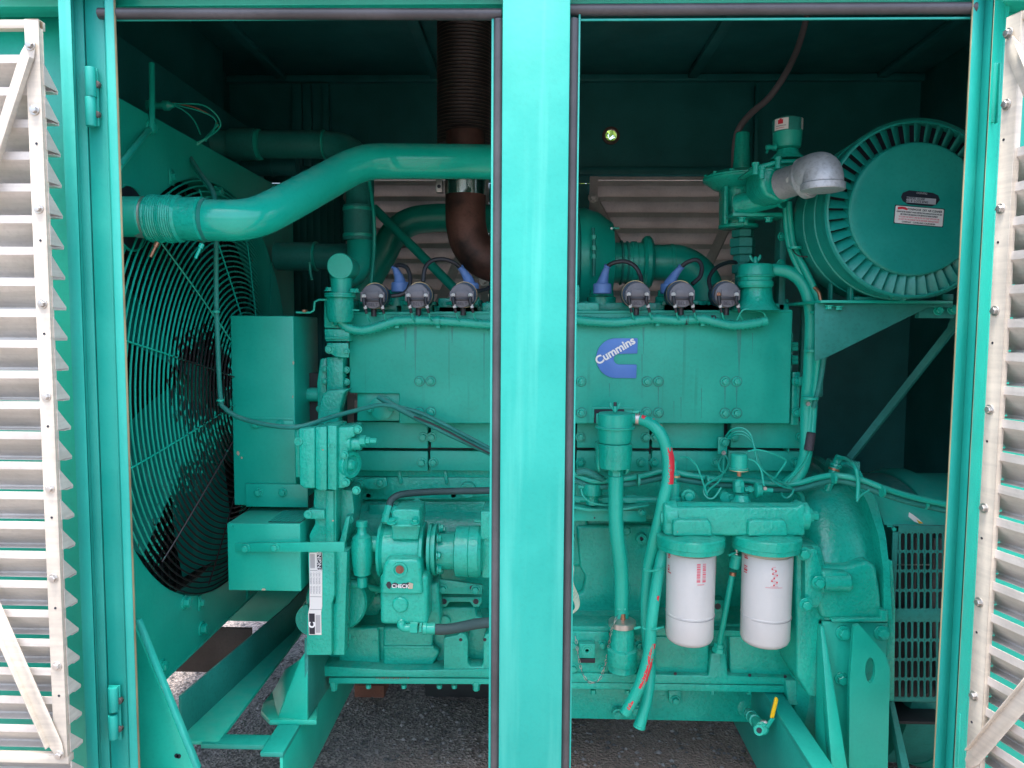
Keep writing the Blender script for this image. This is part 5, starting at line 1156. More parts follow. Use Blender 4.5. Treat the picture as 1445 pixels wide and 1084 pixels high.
turn(SN, 'tape_wrap', TPE, 1143, 623, 1.95, Vector((.12, 0, 1)), [(-13, 5.5), (-12, 6.5), (12, 6.2), (13, 5)], 14)
# cable bundle across
CB = T('cable_bundle', 'bundle of green-painted cables sagging across the engine side to the generator', 'cable bundle')
for k, (dy, dY, r) in enumerate(((0, 0, 4.2), (8, .01, 4.6), (4, .02, 3.6))):
    tube(CB, 'cable', G if k != 1 else GD, [(795, 662+dy*1.2, 1.99+dY), (815, 671+dy, 1.985+dY), (840, 679+dy, 1.98+dY), (875, 676+dy, 1.98+dY), (905, 672+dy, 1.99+dY), (940, 664+dy*1.2, 2.0+dY), (970, 670+dy, 1.99+dY), (1010, 676+dy, 1.99+dY), (1050, 678+dy, 1.985+dY), (1090, 683+dy, 1.98+dY), (1125, 682+dy, 1.96+dY), (1155, 674+dy, 1.93+dY), (1180, 671+dy*.8, 1.90+dY), (1215, 677+dy, 1.88+dY), (1250, 690+dy, 1.86+dY), (1290, 702+dy, 1.85+dY), (1345, 714+dy, 1.83+dY)], r)
for x, y, r in ((901, 678, 9), (998, 679, 8), (1177, 675, 8), (1245, 693, 9), (1306, 710, 9)): turn(CB, 'cable_tie', G, x, y, 1.97 if x < 1100 else 1.875 if x < 1200 else 1.855, 'X', [(-1.5, r-1), (-1.5, r), (1.5, r), (1.5, r-1)], 18)
tube(CB, 'taped_joint', GD, [(815, 667, 1.975), (828, 666, 1.97), (842, 672, 1.97), (850, 676, 1.975)], 5)
tube(CB, 'cable', G, [(1120, 690, 1.99), (1131, 700, 2.0), (1134, 715, 2.0), (1143, 722, 2.0)], 4)
# right loom up to regulator
RL = T('vertical_cable_loom', 'two cables tied together rising from the engine end to the gas valve', 'cable')
tube(RL, 'cable', G, [(1113, 285, 1.98), (1116, 320, 1.98), (1121, 350, 1.97), (1136, 380, 1.95), (1150, 410, 1.94), (1158, 440, 1.94), (1156, 490, 1.94), (1151, 540, 1.95), (1148, 585, 1.96), (1146, 612, 1.96)], 4.6)
tube(RL, 'cable', G, [(1109, 290, 1.99), (1110, 320, 1.99), (1115, 350, 1.98), (1128, 382, 1.97), (1142, 410, 1.96), (1152, 440, 1.955), (1151, 500, 1.955), (1146, 560, 1.96), (1141, 612, 1.96)], 4.4)
tube(RL, 'worn_cable', CPR, [(1149, 405, 1.93), (1156, 414, 1.93), (1159, 430, 1.925), (1163, 452, 1.925), (1167, 446, 1.925), (1164, 425, 1.925)], 2.6)
tube(RL, 'worn_cable', GD, [(1163, 460, 1.93), (1163, 500, 1.93), (1156, 545, 1.94), (1148, 575, 1.95)], 3.6)
for x, y, r in ((1122, 350, 9), (1154, 441, 11), (1147, 495, 12), (1143, 562, 11)): turn(RL, 'cable_tie', G, x, y, 1.945, 'Z', [(-1.6, r-1), (-1.6, r), (1.6, r), (1.6, r-1)], 18)
turn(RL, 'clamp_screw', ZNC, 1140, 570, 1.925, 'Y', [(0, 3.4), (-2, 3), (-2, 0)], 12)
tube(RL, 'thin_wire', CAB, [(1118, 352, 1.95), (1127, 361, 1.94), (1150, 363, 1.93)], .9, seg=5)
# engine end plates at right of the shield
box(N, 'end_plate', GC, 1116, 525, 1130, 600, 2.04, .06, .003); bolts(N, [(1124, 538), (1124, 582)], 2.035, 5); box(N, 'clamp_arm', G, 1128, 532, 1140, 544, 2.02, .01, .001); box(N, 'clamp_arm', G, 1128, 576, 1140, 588, 2.02, .01, .001)
for y in (486, 492, 505, 511): turn(N, 'stud', G, 1121, y, 2.07, 'X', [(-4, 3.5), (4, 3.5)], 10)
box(N, 'head_end', GC, 1112, 470, 1120, 640, 2.08, .2, .003)
# ---- flywheel housing
def yz_round(par, name, m, x0, x1, cy, cY, r, **k): return lathe(par, name, m, Vector((W(x0, cy, cY).x, cY, W(x0, cy, cY).z)), 'X', [(0, r*.97), (.006, r), (W(x1, cy, cY).x-W(x0, cy, cY).x-.006, r), (W(x1, cy, cY).x-W(x0, cy, cY).x, r*.97)], 72, **k)
FW = N
fwp = [(1142, 662), (1158, 640), (1182, 636), (1206, 650), (1216, 668), (1232, 690), (1250, 712), (1256, 760), (1262, 800), (1262, 870), (1157, 876), (1157, 986), (1142, 984), (1125, 955), (1126, 800), (1134, 740), (1136, 690)]
X0 = W(1143, 760, 1.9).x
lathe(FW, 'bell_housing', GC, Vector((X0, 2.36, H(-.894))), 'X', [(-.01, .30), (0, .38), (.006, .405), (.03, .43), (.10, .452), (.165, .470), (.172, .476), (.174, .492), (.196, .494), (.20, .488), (.20, .3)], 96, ang=24)
def _interp(t, L):
    for (a, x), (b_, y) in zip(L, L[1:]):
        if a <= t <= b_: return x+(y-x)*(t-a)/(b_-a)
    return L[-1][1]
def bell_surface(name, left, right, y0, y1, off, edge, nr=22, nc=12):
    bm = bmesh.new(); rows = []
    for i in range(nr+1):
        v = i/nr; py = y0+(y1-y0)*v; xl = _interp(py, left); xr_ = _interp(py, right); row = []
        for j in range(nc+1):
            u = j/nc; px = xl+(xr_-xl)*u; Y = 1.862+off+.16*(1-v)**2.2+.035*abs(2*u-1)**3*edge+.05*edge*max(0, 1-v*9)**2
            row.append(bm.verts.new(W(px, py, Y)))
        rows.append(row)
    for A, B in zip(rows, rows[1:]):
        for j in range(nc): bm.faces.new((A[j], A[j+1], B[j+1], B[j]))
    rim = [r_[0] for r_ in rows]+rows[-1][1:]+[r_[-1] for r_ in rows[-2::-1]]+rows[0][-2:0:-1]
    back = [bm.verts.new((q.co.x, max(2.2, q.co.y+.1), q.co.z)) for q in rim]
    for k in range(len(rim)):
        m_ = (k+1) % len(rim); bm.faces.new((rim[k], rim[m_], back[m_], back[k]))
    return mk(FW, name, GC, bm, ang=38)
bell_surface('bell_housing', [(680, 1146), (700, 1140), (740, 1138), (875, 1142)], [(680, 1203), (708, 1221), (756, 1237), (800, 1243), (875, 1246)], 680, 875, 0, 1)
bell_surface('housing_flange', [(664, 1206), (680, 1207), (708, 1224), (756, 1240), (800, 1246), (874, 1248)], [(664, 1214), (680, 1222), (708, 1238), (756, 1250), (800, 1255), (874, 1259)], 664, 874, -.012, 0, nc=2)
poly(FW, 'bell_front_pad', GC, [(1152, 812), (1160, 800), (1196, 800), (1226, 792), (1238, 800), (1244, 840), (1246, 874), (1160, 874), (1152, 850)], 1.852, .10, .012, seg=4)
poly(FW, 'cover_backing', GC, [(1122, 776), (1132, 768), (1160, 772), (1166, 800), (1166, 876), (1157, 876), (1157, 986), (1142, 984), (1125, 955)], 1.868, .30, .008, seg=3)
poly(FW, 'housing_flange', GC, [(1252, 790), (1260, 792), (1264, 860), (1262, 990), (1250, 990)], 1.868, .10, .003)
poly(FW, 'housing_foot', GC, [(1243, 862), (1253, 862), (1253, 878), (1174, 878), (1174, 874), (1243, 873)], 1.842, .05, .002)
poly(FW, 'inspection_cover', GC, [(1136, 785), (1143, 775), (1152, 775), (1158, 795), (1163, 815), (1161, 845), (1154, 858), (1143, 858), (1136, 850)], 1.84, .03, .003)
turn(FW, 'bolt_boss', GC, 1180, 821, 1.845, 'X', [(-20, 14), (16, 14), (20, 11)], 28); poly(FW, 'boss_base', GC, [(1160, 806), (1198, 808), (1200, 834), (1160, 838)], 1.83, .05, .008, seg=3)
bolts(FW, [(1155, 822), (1137, 853), (1134, 781)], 1.828, 7)
bolts(FW, [(1129, 872)], 1.9, 5)
poly(FW, 'lower_flange', GC, [(1126, 862), (1136, 866), (1153, 920), (1152, 985), (1142, 982), (1127, 950)], 1.90, .04, .003)
poly(FW, 'lower_cover', GC, [(1122, 872), (1128, 862), (1136, 880), (1141, 905), (1140, 920), (1128, 915)], 1.885, .02, .003)
poly(FW, 'housing_skirt', GC, [(1108, 960), (1155, 960), (1155, 998), (1112, 996)], 1.97, .2, .006)
poly(FW, 'top_tab', GC, [(1180, 652), (1214, 652), (1214, 690), (1180, 684)], 2.10, .02, .002)
turn(FW, 'speed_sensor', GC, 1170, 686, 2.02, Vector((.30, .05, .95)), [(-14, 7), (-12, 8.5), (-10, 5), (18, 5.5), (19, 7), (28, 7), (29, 8.5), (33, 8.5), (34, 6), (44, 5.5), (46, 4)], 18)
turn(FW, 'sensor_band', CPR, 1177, 663, 2.02, Vector((.30, .05, .95)), [(-1, 7.6), (2, 7.6)], 16)
tube(FW, 'sensor_lead', G, [(1182, 646, 2.0), (1195, 648, 1.95), (1207, 660, 1.87), (1211, 680, 1.86), (1210, 705, 1.85)], 2.8, seg=10)
tube(FW, 'sensor_lead', G, [(1209, 708, 1.845), (1214, 700, 1.85), (1226, 692, 1.86)], 1.6, seg=8)
# ---- alternator
AL = T('alternator', 'round green generator end with a slotted cover grille at the lower right', 'generator')
yz_round(AL, 'stator_drum', GD, 1190, 1262, 860, 2.42, .45)
lathe(AL, 'end_drum', G, Vector((W(1250, 860, 2.42).x, 2.42, W(1250, 860, 2.42).z)), 'X', [(0, .455), (.02, .465), (.06, .465), (.07, .45), (.25, .45), (.30, .40)], 72)
slab(AL, 'drip_cover', G, [(1252, 742, 1.92), (1345, 746, 1.92), (1345, 722, 2.02), (1245, 722, 2.02)], (0, 0, -.004), .001)
slab(AL, 'drip_cover', G, [(1232, 694, 1.99), (1248, 741, 1.925), (1345, 741, 1.925), (1345, 716, 1.97)], (0, .004, 0), .001)
pa = poly(AL, 'warning_sticker', WHT, [(1283, 723), (1288, 726), (1297, 733), (1303, 739), (1297, 739), (1290, 736), (1282, 729)], 1.9215, .001, 0, label='torn white and orange sticker'); poly(AL, 'sticker_scrap', YEL, [(1293, 733), (1303, 738.5), (1297, 739)], 1.9208, .0006, 0)
# grille frame & slot bars
gx0, gx1, gy0, gy1 = 1257, 1345, 742, 990; Yg = 1.905
xs = [1264+i*8.8 for i in range(10)]; 
for (a_, b_, c__, d__) in ((gx0, gy0, xs[0]-3.0, gy1), (1340, gy0, 1352, gy1), (xs[0]-3.0, gy0, 1340, 751), (xs[0]-3.0, 861, 1340, 876), (xs[0]-3.0, 986, 1340, gy1)):
    box(AL, 'grille_frame', GD, a_, b_, c__, d__, Yg, .006, .0008)
def slotted(y0, y1, rows):
    hs_ = (y1-y0)/rows; bm = bmesh.new(); s = Yg/F
    # each cell: rectangle with rounded slot; build quads between slot outline and cell border
    for r_ in range(rows):
        for i in range(9):
            cxp = xs[i]+1.4; cyp = y0+hs_*(r_+.5); hw, hh = 4.4, hs_/2; sw, sh2 = 3.1, hs_/2-1.4; n = 20
            In, Out = [], []
            for k in range(n):
                a_ = 2*math.pi*(k+.5)/n; ca, sa = math.cos(a_), math.sin(a_)
                yy = sa*sw+(sh2-sw)*(1 if sa > 0 else -1); In.append((cxp+ca*sw, cyp+yy))
                if k in (2,): pass
                # outer: nearest border point with the same direction class
                t = abs(yy)/max(sh2, 1e-6)
                if abs(sa) > .55: Out.append((cxp+hw*max(-1, min(1, ca/.8)), cyp+hh*(1 if sa > 0 else -1)))
                else: Out.append((cxp+hw*(1 if ca > 0 else -1), cyp+yy*1.0))
            # force the corners
            for k in range(n):
                if abs(Out[k][0]-cxp) > hw*.97 and abs(Out[k][1]-cyp) > hh*.8: Out[k] = (cxp+hw*(1 if Out[k][0] > cxp else -1), cyp+hh*(1 if Out[k][1] > cyp else -1))
            A = [bm.verts.new(W(x, y, Yg+.001)) for x, y in In]; B = [bm.verts.new(W(x, y, Yg+.001)) for x, y in Out]; D_ = [bm.verts.new(W(x, y, Yg+.001)+Vector((0, .003, 0))) for x, y in In]
            for k in range(n):
                j = (k+1) % n
                bm.faces.new((A[k], A[j], B[j], B[k])); bm.faces.new((A[k], A[j], D_[j], D_[k]))
    mk(AL, 'grille', GD, bm, kind='stuff', ang=30)
slotted(751, 861, 4); slotted(876, 986, 4)
bxw(AL, 'casing', DRK, (W(1257, 860, 1.92).x, 1.915, W(0, 992, 1.92).z-.004), (W(1345, 860, 1.92).x, 2.3, W(0, 990, 1.92).z), .001)
lathe(AL, 'rotor', DRK, Vector((W(1262, 870, 2.25).x, 2.28, W(1262, 870, 2.25).z)), 'X', [(0, .30), (.05, .30), (.06, .16), (.28, .16), (.28, 0)], 40)
for x, r_ in ((1285, GRD), (1310, GRD)): box(AL, 'winding_lead', r_, x, 760, x+9, 980, 1.925, .01, .003)
box(AL, 'slot_shade_sheet', DRK, 1257, 745, 1346, 990, 1.945, .004, 0)  # added black sheet, painting the interior shade behind the grille slots
box(AL, 'inner_bar', GI, 1258, 868, 1345, 874, 1.925, .01, .001); tube(AL, 'inner_rod', ZNC, [(1258, 797, 1.925), (1312, 797, 1.925)], 1, smooth=False, seg=6)
tube(AL, 'power_lead', GRD, [(1330, 760, 1.93), (1318, 850, 1.93), (1330, 980, 1.93)], 5)
turn(AL, 'grille_screw', G, 1262, 747, Yg-.001, 'Y', [(0, 3), (-1.5, 2.5), (-1.5, 0)], 12)
# ---- air cleaner
AC = T('air_cleaner', 'very large round green air cleaner with a ring of louvre slots, upper right', 'air cleaner')
Ya = 1.76; sA = Ya/F; ccx, ccy = 1290, 296
turn(AC, 'canister', GX, ccx, ccy, Ya, 'Y', [(17, 116), (17, 119), (22, 120), (38, 120), (39, 121.5), (44, 121.5), (45, 119), (84, 119), (85, 120.5), (89, 120.5), (90, 118), (138, 118), (140, 112)], 96)  # housing shade put into the cleaner's colour by the darker green
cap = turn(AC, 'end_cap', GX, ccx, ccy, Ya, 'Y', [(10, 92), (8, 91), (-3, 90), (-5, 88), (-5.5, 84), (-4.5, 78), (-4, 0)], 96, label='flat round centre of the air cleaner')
turn(AC, 'slot_recess', INK, ccx, ccy, Ya+.024, 'Y', [(0, 118), (1, 118)], 96)
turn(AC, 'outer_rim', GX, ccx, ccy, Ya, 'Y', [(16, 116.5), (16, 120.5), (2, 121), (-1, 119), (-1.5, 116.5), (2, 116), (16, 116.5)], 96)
C0 = W(ccx, ccy, Ya)
NF = 46
for k in range(NF):
    a0 = 2*math.pi*k/NF; r0_, r1_ = 89*sA, 117*sA; bm = bmesh.new()
    def pt(r, a, y): return Vector((C0.x+r*math.cos(a), Ya+y, C0.z+r*math.sin(a)))
    da = 2*math.pi/NF*.90
    # fin: leading edge proud, trailing edge deep -> slot facing one way round
    q = [pt(r0_, a0, .013), pt(r1_, a0, .013), pt(r1_, a0+da, -.004), pt(r0_, a0+da, -.003)]
    prism(bm, q, Vector((0, .0018, 0))); 
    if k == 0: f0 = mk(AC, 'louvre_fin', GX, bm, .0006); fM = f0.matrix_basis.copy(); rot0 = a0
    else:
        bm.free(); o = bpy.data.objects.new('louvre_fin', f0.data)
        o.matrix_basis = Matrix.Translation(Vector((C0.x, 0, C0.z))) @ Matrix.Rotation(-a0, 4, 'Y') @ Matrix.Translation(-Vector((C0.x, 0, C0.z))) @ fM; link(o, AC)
def tilted(cx0, cy0, w_, h_, ang): return lambda u, v: (cx0+u*w_*math.cos(rad(ang))+v*h_*math.sin(rad(ang))*.0-v*h_*math.sin(rad(ang)), cy0+u*w_*math.sin(rad(ang))+v*h_*math.cos(rad(ang)))
Yl = Ya-.0078
f1 = tilted(1299, 280, 27.5, 10, 4.5)
bp1 = poly(AC, 'model_plate', INK, [f1(*p) for p in [(-.62, -1), (.62, -.9), (.9, -.6), (1, 0), (.85, .6), (.62, 1), (-.62, .98), (-.9, .55), (-1, 0), (-.92, -.6)]], Yl, .001, 0, label='black oval plate with a silver strip')
bm_ = poly(bp1, 'silver_strip', SIL, [f1(*p) for p in [(-.72, -.1), (.8, -.1), (.8, .72), (-.72, .72)]], Yl-.0006, .0006, 0)
text(bp1, 'plate_lettering', INK, 'MODEL 01500', 1292, 280.5, Yl-.0008, 3.0, rot=-4.5, ext=.0001, bold=.05); text(bp1, 'plate_lettering', INK, 'NO. 8  LOTS ENG', 1293, 284.5, Yl-.0008, 3.0, rot=-4.5, ext=.0001, bold=.05)
text(bp1, 'plate_lettering', GRY, 'DONFIG', 1301, 273, Yl-.0004, 2.8, rot=-4.5, ext=.0001, bold=.05)
f2 = tilted(1297, 305, 34, 12.2, 4.8)
edge = poly(AC, 'instruction_label', INK, [f2(u*1.03, v*1.08) for u, v in [(-1, -1), (1, -1), (1, 1), (-1, 1)]], Yl, .0008, 0, label='white label headed DRY AIR CLEANER in black and red print')
poly(edge, 'label_sheet', LBL, [f2(*p) for p in [(-.97, -1), (.97, -1), (1, -.9), (1, .9), (.97, 1), (-.97, 1), (-1, .9), (-1, -.9)]], Yl-.0004, .0004, 0)
text(edge, 'label_lettering', INK, 'TONIWOOR  DRY AIR CLEANER', *f2(.22, -.68), Yl-.0006, 3.0, rot=-4.8, ext=.0001, bold=.10, sx=.78)
poly(edge, 'red_emblem', RED, [f2(*p) for p in [(-.92, -.85), (-.75, -.92), (-.6, -.9), (-.48, -.72), (-.52, -.55), (-.7, -.66), (-.9, -.55)]], Yl-.0006, .0002, 0)
for i, (s_, m_) in enumerate((('CLEAN FILTER ELEMENT WHEN RESTRICTION INDICATOR SHOWS RED', INK), ('SEE OPERATORS MANUAL FOR SERVICE OF MAIN ELEMENT', INK), ('TO CLEAN TAP GENTLY AND BLOW OUT DUST WITH DRY AIR', PNK), ('DO NOT OIL OR DAMAGE THE FILTER PAPER. REPLACE YEARLY', PNK), ('COMPANY   CLEVELAND, CALIFORNIA', INK))):
    text(edge, 'label_lettering', m_, s_, *f2(0, -.34+i*.29), Yl-.0006, 2.0, rot=-4.8, ext=.0001, bold=.08, sx=.70 if i < 4 else .95)
for k, (dY, lab) in enumerate(((.085, 0), (.17, 0))):
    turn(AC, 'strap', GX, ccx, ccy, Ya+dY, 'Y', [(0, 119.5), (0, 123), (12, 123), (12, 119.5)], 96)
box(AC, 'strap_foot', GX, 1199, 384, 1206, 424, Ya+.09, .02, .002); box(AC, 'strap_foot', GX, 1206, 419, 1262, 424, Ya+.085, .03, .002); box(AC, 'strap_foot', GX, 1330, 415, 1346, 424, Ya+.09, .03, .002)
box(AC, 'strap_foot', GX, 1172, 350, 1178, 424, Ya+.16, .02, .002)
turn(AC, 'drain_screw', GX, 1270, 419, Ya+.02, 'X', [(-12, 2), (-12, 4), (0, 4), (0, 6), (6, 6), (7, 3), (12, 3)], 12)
SB = T('air_cleaner_bracket', 'green shelf with a tapering side plate that carries the air cleaner', 'bracket')
box(SB, 'shelf', G, 1158, 424.5, 1345, 427.5, 1.83, .30, .001)
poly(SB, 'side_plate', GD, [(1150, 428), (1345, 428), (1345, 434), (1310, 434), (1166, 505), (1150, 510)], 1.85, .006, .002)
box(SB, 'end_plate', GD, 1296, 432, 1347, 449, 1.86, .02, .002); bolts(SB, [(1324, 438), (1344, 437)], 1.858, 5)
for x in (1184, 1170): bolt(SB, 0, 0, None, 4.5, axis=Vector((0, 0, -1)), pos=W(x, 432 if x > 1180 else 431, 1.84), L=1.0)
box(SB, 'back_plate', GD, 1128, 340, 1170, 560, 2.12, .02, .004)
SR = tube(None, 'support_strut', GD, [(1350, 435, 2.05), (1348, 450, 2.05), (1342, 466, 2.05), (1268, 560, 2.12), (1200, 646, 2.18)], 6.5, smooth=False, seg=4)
prop(SR, 'straight green strut slanting from the air cleaner bracket down to the generator', 'strut')
# ---- gas regulator
GR_ = T('gas_regulator', 'green gas regulator and valve assembly with a domed diaphragm housing at the upper right', 'gas valve')
Yr = 2.12
turn(GR_, 'diaphragm_housing', GC, 1046, 254, Yr, 'Z', [(-14, 30), (-11, 38), (-5, 46), (-3, 50), (-1, 51.5), (0, 51.5), (.5, 50.5), (1, 51.5), (3, 51.5), (5, 48), (8, 44), (11, 30), (12, 10)], 56)
for k in range(12):
    a_ = 2*math.pi*k/12; p = W(1046, 254, Yr)+Vector((math.cos(a_)*RP(48, Yr), math.sin(a_)*RP(48, Yr), .006)); bolt(GR_, 0, 0, None, 3.2, axis=Vector((0, 0, 1)), pos=p, washer=False)
turn(GR_, 'spring_tower', GC, 1047, 218, Yr, 'Z', [(-28, 12.5), (28, 9.5), (29.5, 8), (30, 0)], 30)
turn(GR_, 'lower_body', GC, 1042, 292, Yr, 'Z', [(-30, 16), (-29, 22), (-10, 23), (20, 24), (28, 30)], 36)
poly(GR_, 'body_rib', GC, [(1050, 262), (1056, 262), (1056, 318), (1050, 318)], Yr-.06, .06, .002)
poly(GR_, 'body_rib', GC, [(1022, 262), (1028, 262), (1028, 316), (1022, 316)], Yr-.05, .06, .002)
turn(GR_, 'outlet_flange', GC, 1042, 320, Yr, 'Z', [(-3, 24), (-2, 27), (2, 27), (3, 24)], 30)
for y, r, l in ((330, 15, 5), (343, 17.5, 6), (355, 17, 5), (366, 13, 5), (380, 15, 6)): turn(GR_, 'union_nut', GD, 1048, y, Yr, 'Z', [(-l, r-1), (-l+1, r), (l-1, r), (l, r-1)], 6)
turn(GR_, 'riser_pipe', GD, 1048, 370, Yr, 'Z', [(-70, 10), (50, 10)], 20)
turn(GR_, 'cross_pipe', GC, 1078, 281, 1.98, Vector((.75, -.65, .12)), [(-38, 16), (20, 15), (22, 18), (26, 18)], 32)
poly(GR_, 'valve_body', GC, [(1073, 239), (1076, 231), (1108, 226), (1140, 228), (1142, 240), (1134, 252), (1120, 262), (1120, 280), (1096, 282), (1080, 276), (1073, 262)], 1.86, .13, .009, seg=4)
poly(GR_, 'valve_lid', GC, [(1062, 238), (1064, 234), (1098, 225), (1132, 224), (1134, 229), (1100, 231), (1070, 239)], 1.845, .14, .003)
for x, y in ((1066, 237), (1098, 229), (1075, 243)):
    turn(GR_, 'lid_bolt', GC, x, y, 1.845, 'Z', [(-9, 4), (3, 4), (3, 5.2), (7, 5.2), (7, 4), (8, 0)], 10)
turn(GR_, 'body_flange', GC, 1112, 258, 1.85, Vector((.6, -.78, .05)), [(-14, 22), (-3, 24), (0, 24), (1, 20)], 8)
turn(GR_, 'coil_cone', GC, 1111, 216, 1.92, 'Z', [(-10, 24), (-7, 22), (0, 15), (4, 14), (5, 0)], 36)
turn(GR_, 'coil_cup', G, 1111, 192, 1.92, 'Z', [(-18, 14), (-16, 18), (-5, 19), (6, 19.3), (7, 17)], 40)
turn(GR_, 'coil_cap', GD, 1111, 178, 1.92, 'Z', [(-10, 18), (-9.5, 19.5), (6, 19.8), (8, 19), (9, 14), (11, 12), (11, 0)], 40)
Cc = W(1111, 180, 1.92); Rc = RP(19.9, 1.92)
def cdec(par, m, a0, a1, y0, y1, nm, o=0):
    bm = bmesh.new(); rows = []
    for i in range(7):
        a_ = a0+(a1-a0)*i/6; rows.append([bm.verts.new((Cc.x+(Rc+.0006+o)*math.sin(a_), Cc.y-(Rc+.0006+o)*math.cos(a_), W(1111, y, 1.92).z)) for y in (y0, y1)])
    for A, B in zip(rows, rows[1:]): bm.faces.new((A[0], B[0], B[1], A[1]))
    return mk(par, nm, m, bm)
lb = cdec(GR_, LBL, -1.25, -.25, 171, 187, 'red_printed_label'); cdec(GR_, LBL, .75, 1.3, 170, 186, 'red_printed_label')
cdec(lb, RED, -.95, -.6, 173, 179, 'red_mark', .0003); cdec(lb, RED, -.85, -.7, 171.5, 175, 'red_mark', .0003); cdec(lb, GRY, -1.1, -.4, 181, 182, 'printed_line', .0003); cdec(lb, PNK, -1.1, -.5, 184, 184.8, 'printed_line', .0003)
turn(GR_, 'test_nipple', G, 1087, 208, 1.90, 'X', [(-6, 3), (4, 3), (4, 4.5), (8, 4.5)], 8); tube(GR_, 'nipple_handle', G, [(1086, 204, 1.97), (1082, 216, 1.97)], 1.7, seg=6, smooth=False)
turn(GR_, 'pipe_nipple', GAL, 1120, 255, 1.80, Vector((.55, -.83, .10)), [(-20, 21), (40, 21)], 36)
turn(GR_, 'rust_ring', CPR, 1113, 257, 1.815, Vector((.55, -.83, .10)), [(-1, 20.5), (1, 21.2), (2, 20.4)], 36)
P = catmull([W(*p) for p in ((1137, 251, 1.745), (1146, 245, 1.72), (1157, 243, 1.70), (1161, 252, 1.69), (1161, 262, 1.69))], 6)
bm = bmesh.new(); sweep(bm, P, lambda i: RP(26.5, 1.70), 36); el = mk(GR_, 'galvanised_elbow', GAL, bm, ang=60)
turn(el, 'elbow_collar', GAL, 1161, 263, 1.69, 'Z', [(-6, 23), (-6, 28), (-5, 29), (3, 29), (5, 27), (5, 23)], 44); turn(el, 'elbow_bore', INK, 1161, 268.0, 1.69, 'Z', [(-.4, 23), (0, 23)], 36)
turn(el, 'elbow_collar', GAL, 1137, 251, 1.745, Vector((.60, -.78, .10)), [(-5, 25), (-4, 28), (4, 28.5), (6, 27)], 40)
rb = T('regulator_bracket', 'right-angle green bracket holding the gas valve above the engine end', 'bracket')
box(rb, 'arm', G, 1034, 300, 1112, 305, 2.0, .08, .001); box(rb, 'leg', GD, 1098, 305, 1112, 440, 2.06, .05, .003)
bolts(rb, [(1103, 334), (1102, 372)], 2.058, 4.2)
for x in (1047, 1085): bolt(rb, 0, 0, None, 5, axis=Vector((0, 0, -1)), pos=W(x, 307, 2.0), L=1.1)
pc = tube(None, 'hanging_power_cable', CBL, [(1142, 5, 2.3), (1137, 30, 2.3), (1125, 70, 2.3), (1108, 105, 2.28), (1085, 138, 2.27), (1060, 160, 2.26), (1044, 180, 2.25), (1038, 200, 2.25), (1036, 235, 2.25), (1036, 260, 2.25)], 4.4)
prop(pc, 'grey-black cable curving down from the roof to the gas regulator', 'cable')
# ---- turbo and air crossover on top
TU = T('turbocharger', 'green turbocharger casing with coupled hoses behind the engine just right of the centre post', 'turbocharger')
turn(TU, 'compressor_volute', G, 838, 368, 2.45, 'X', [(-38, 60), (-33, 70), (-15, 72), (4, 66), (24, 52), (27, 30), (27, 0)], 56)
turn(TU, 'clamp_rim', GD, 809, 368, 2.43, 'X', [(-2, 62), (-2, 66), (5, 68), (7, 64)], 56)
turn(TU, 'turbine_inlet', INK, 800, 368, 2.43, 'X', [(0, 60), (3, 60)], 40)
tube(TU, 'clamp_rod', GD, [(837, 322, 2.28), (838, 345, 2.27), (838, 390, 2.27)], 2.4, seg=8)
for y in (335, 350, 362): turn(TU, 'clamp_nut', G, 838, y, 2.27, 'Z', [(-3, 4), (3, 4)], 6)
turn(TU, 'outlet_pipe', G, 893, 371, 2.45, 'X', [(-28, 28), (-4, 28), (-3, 29.5), (4, 29.5), (5, 28), (16, 28)], 40)
turn(TU, 'hose_bead', G, 913, 371, 2.45, 'X', [(-8, 26), (-7, 33), (-3, 37), (2, 37), (6, 33), (8, 26)], 40)
turn(TU, 'hose_sleeve', G, 940, 371, 2.45, 'X', [(-20, 24), (-18, 24.5), (4, 24.5), (5, 26), (9, 26), (10, 24)], 40)
for x, r in ((876, 30), (884, 29)): clampring(TU, x, 371, 2.45, r, 3, m=GD)
P = resample(catmull([W(*p) for p in ((938, 371, 2.45), (958, 372, 2.45), (978, 382, 2.45), (992, 400, 2.45), (998, 430, 2.45), (1000, 460, 2.45))], 8), .01)
bm = bmesh.new(); sweep(bm, P, RP(25, 2.45), 36); mk(TU, 'elbow', G, bm, ang=60)
tube(TU, 'test_port', G, [(864, 322, 2.35), (874, 322, 2.35)], 1.6, seg=6, smooth=False); turn(TU, 'port_cap', ZNC, 863, 322.5, 2.35, 'Y', [(0, 2), (-1, 1.6), (-1, 0)], 10)
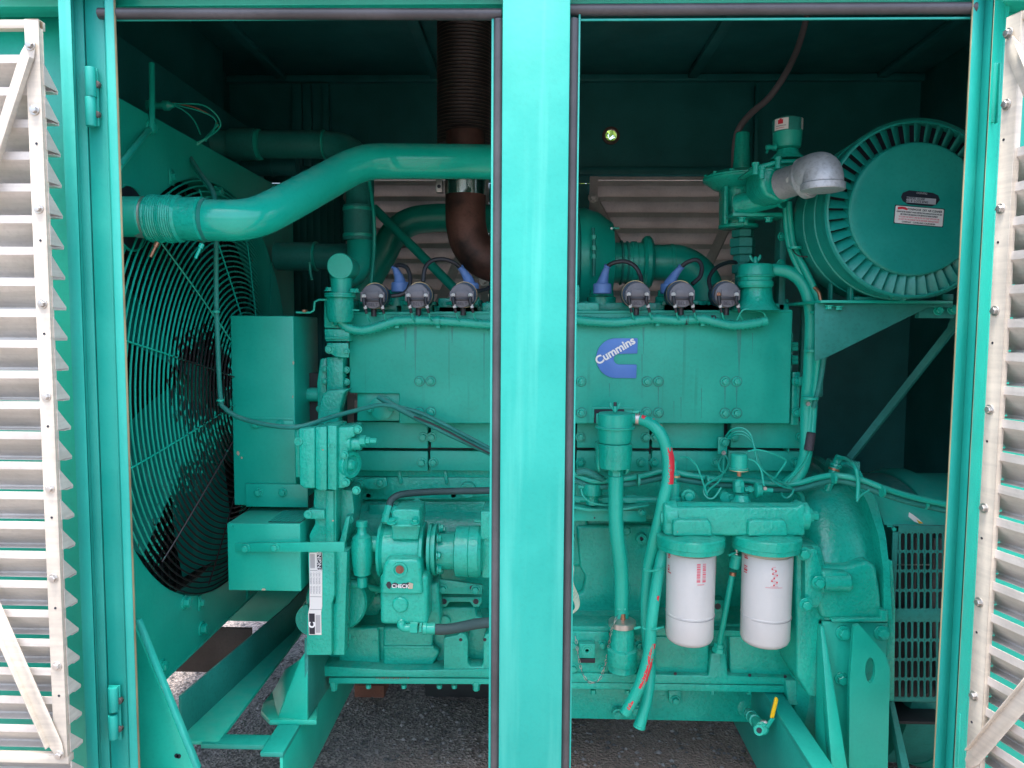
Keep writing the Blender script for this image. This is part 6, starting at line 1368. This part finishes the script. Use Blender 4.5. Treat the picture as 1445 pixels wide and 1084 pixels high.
# ---- drain valve
DV = T('drain_valve', 'small drain valve with a yellow lever under the right end of the sump', 'valve')
turn(DV, 'base_boss', GC, 1056, 1000, 2.12, Vector((.15, -.9, 0)), [(-18, 16), (-2, 15), (0, 11), (0, 0)], 28)
ax_ = W(1077, 1030, 1.88)-W(1056, 1006, 2.05)
turn(DV, 'valve_body', G, 1056, 1006, 2.05, ax_, [(0, 7), (6, 7), (7, 5), (12, 5), (12, 8), (22, 8.5), (23, 7), (34, 8), (44, 8.5), (45, 6.5), (58, 6.5), (60, 8.5), (72, 9), (84, 9), (86, 6.5)], 10)
turn(DV, 'valve_mouth', GG, 1070.6, 1030, 1.865, ax_, [(0, 8), (3, 7.5), (3, 4), (0, 3.5)], 24); turn(DV, 'mouth_bore', INK, 1070.8, 1030.3, 1.863, ax_, [(0, 3.6), (2, 3.6)], 18)
turn(DV, 'stem', ZNC, 1077, 1020, 1.90, 'X', [(-4, 4), (4, 4), (4, 2), (7, 2)], 10)
slab(DV, 'lever', G, [(1080, 1026, 1.885), (1085, 1028, 1.885), (1094, 1014, 1.885), (1089, 1012, 1.885)], (0, .004, 0), .001)
slab(DV, 'yellow_grip', YEL, [(1087, 1014, 1.885), (1092, 1017, 1.885), (1099, 988, 1.885), (1097, 985, 1.885), (1094, 986, 1.885)], (0, .009, 0), .003, seg=3)
# ---- loose pale wires by the post
LW = T('loose_pale_wires', 'tangle of thin pale wires just right of the centre post', 'wire')
for k in range(5):
    tube(LW, 'wire', WIR, [(800+k, 780, 1.95), (806+k*.8, 800, 1.94), (803+k*1.4, 822, 1.93), (808+k*2, 842, 1.93), (812+k, 858, 1.93), (803, 866+k*.6, 1.94), (796, 868, 1.95)], .8, seg=5)
tube(LW, 'wire', CAB, [(800, 725, 1.96), (806, 750, 1.95), (801, 775, 1.95)], 1.2, seg=6)
for (x, y, Y, w_, h_) in ((336, 640, 1.929, 4, 6), (341, 646, 1.929, 2, 3), (372, 832, 1.799, 6, 2.5), (414, 512, 1.929, 2, 5), (413, 560, 1.929, 2, 3), (470, 735, 1.82, 3, 2)):
    par_ = V if Y < 1.80 else U if Y > 1.9 else N
    poly(par_, 'paint_chip', CRM, [(x+w_*math.cos(a_)*random.uniform(.4, .8), y+h_*math.sin(a_)*random.uniform(.4, .8)) for a_ in [i*1.05 for i in range(6)]], Y-.0004, .0006, 0)
finish()
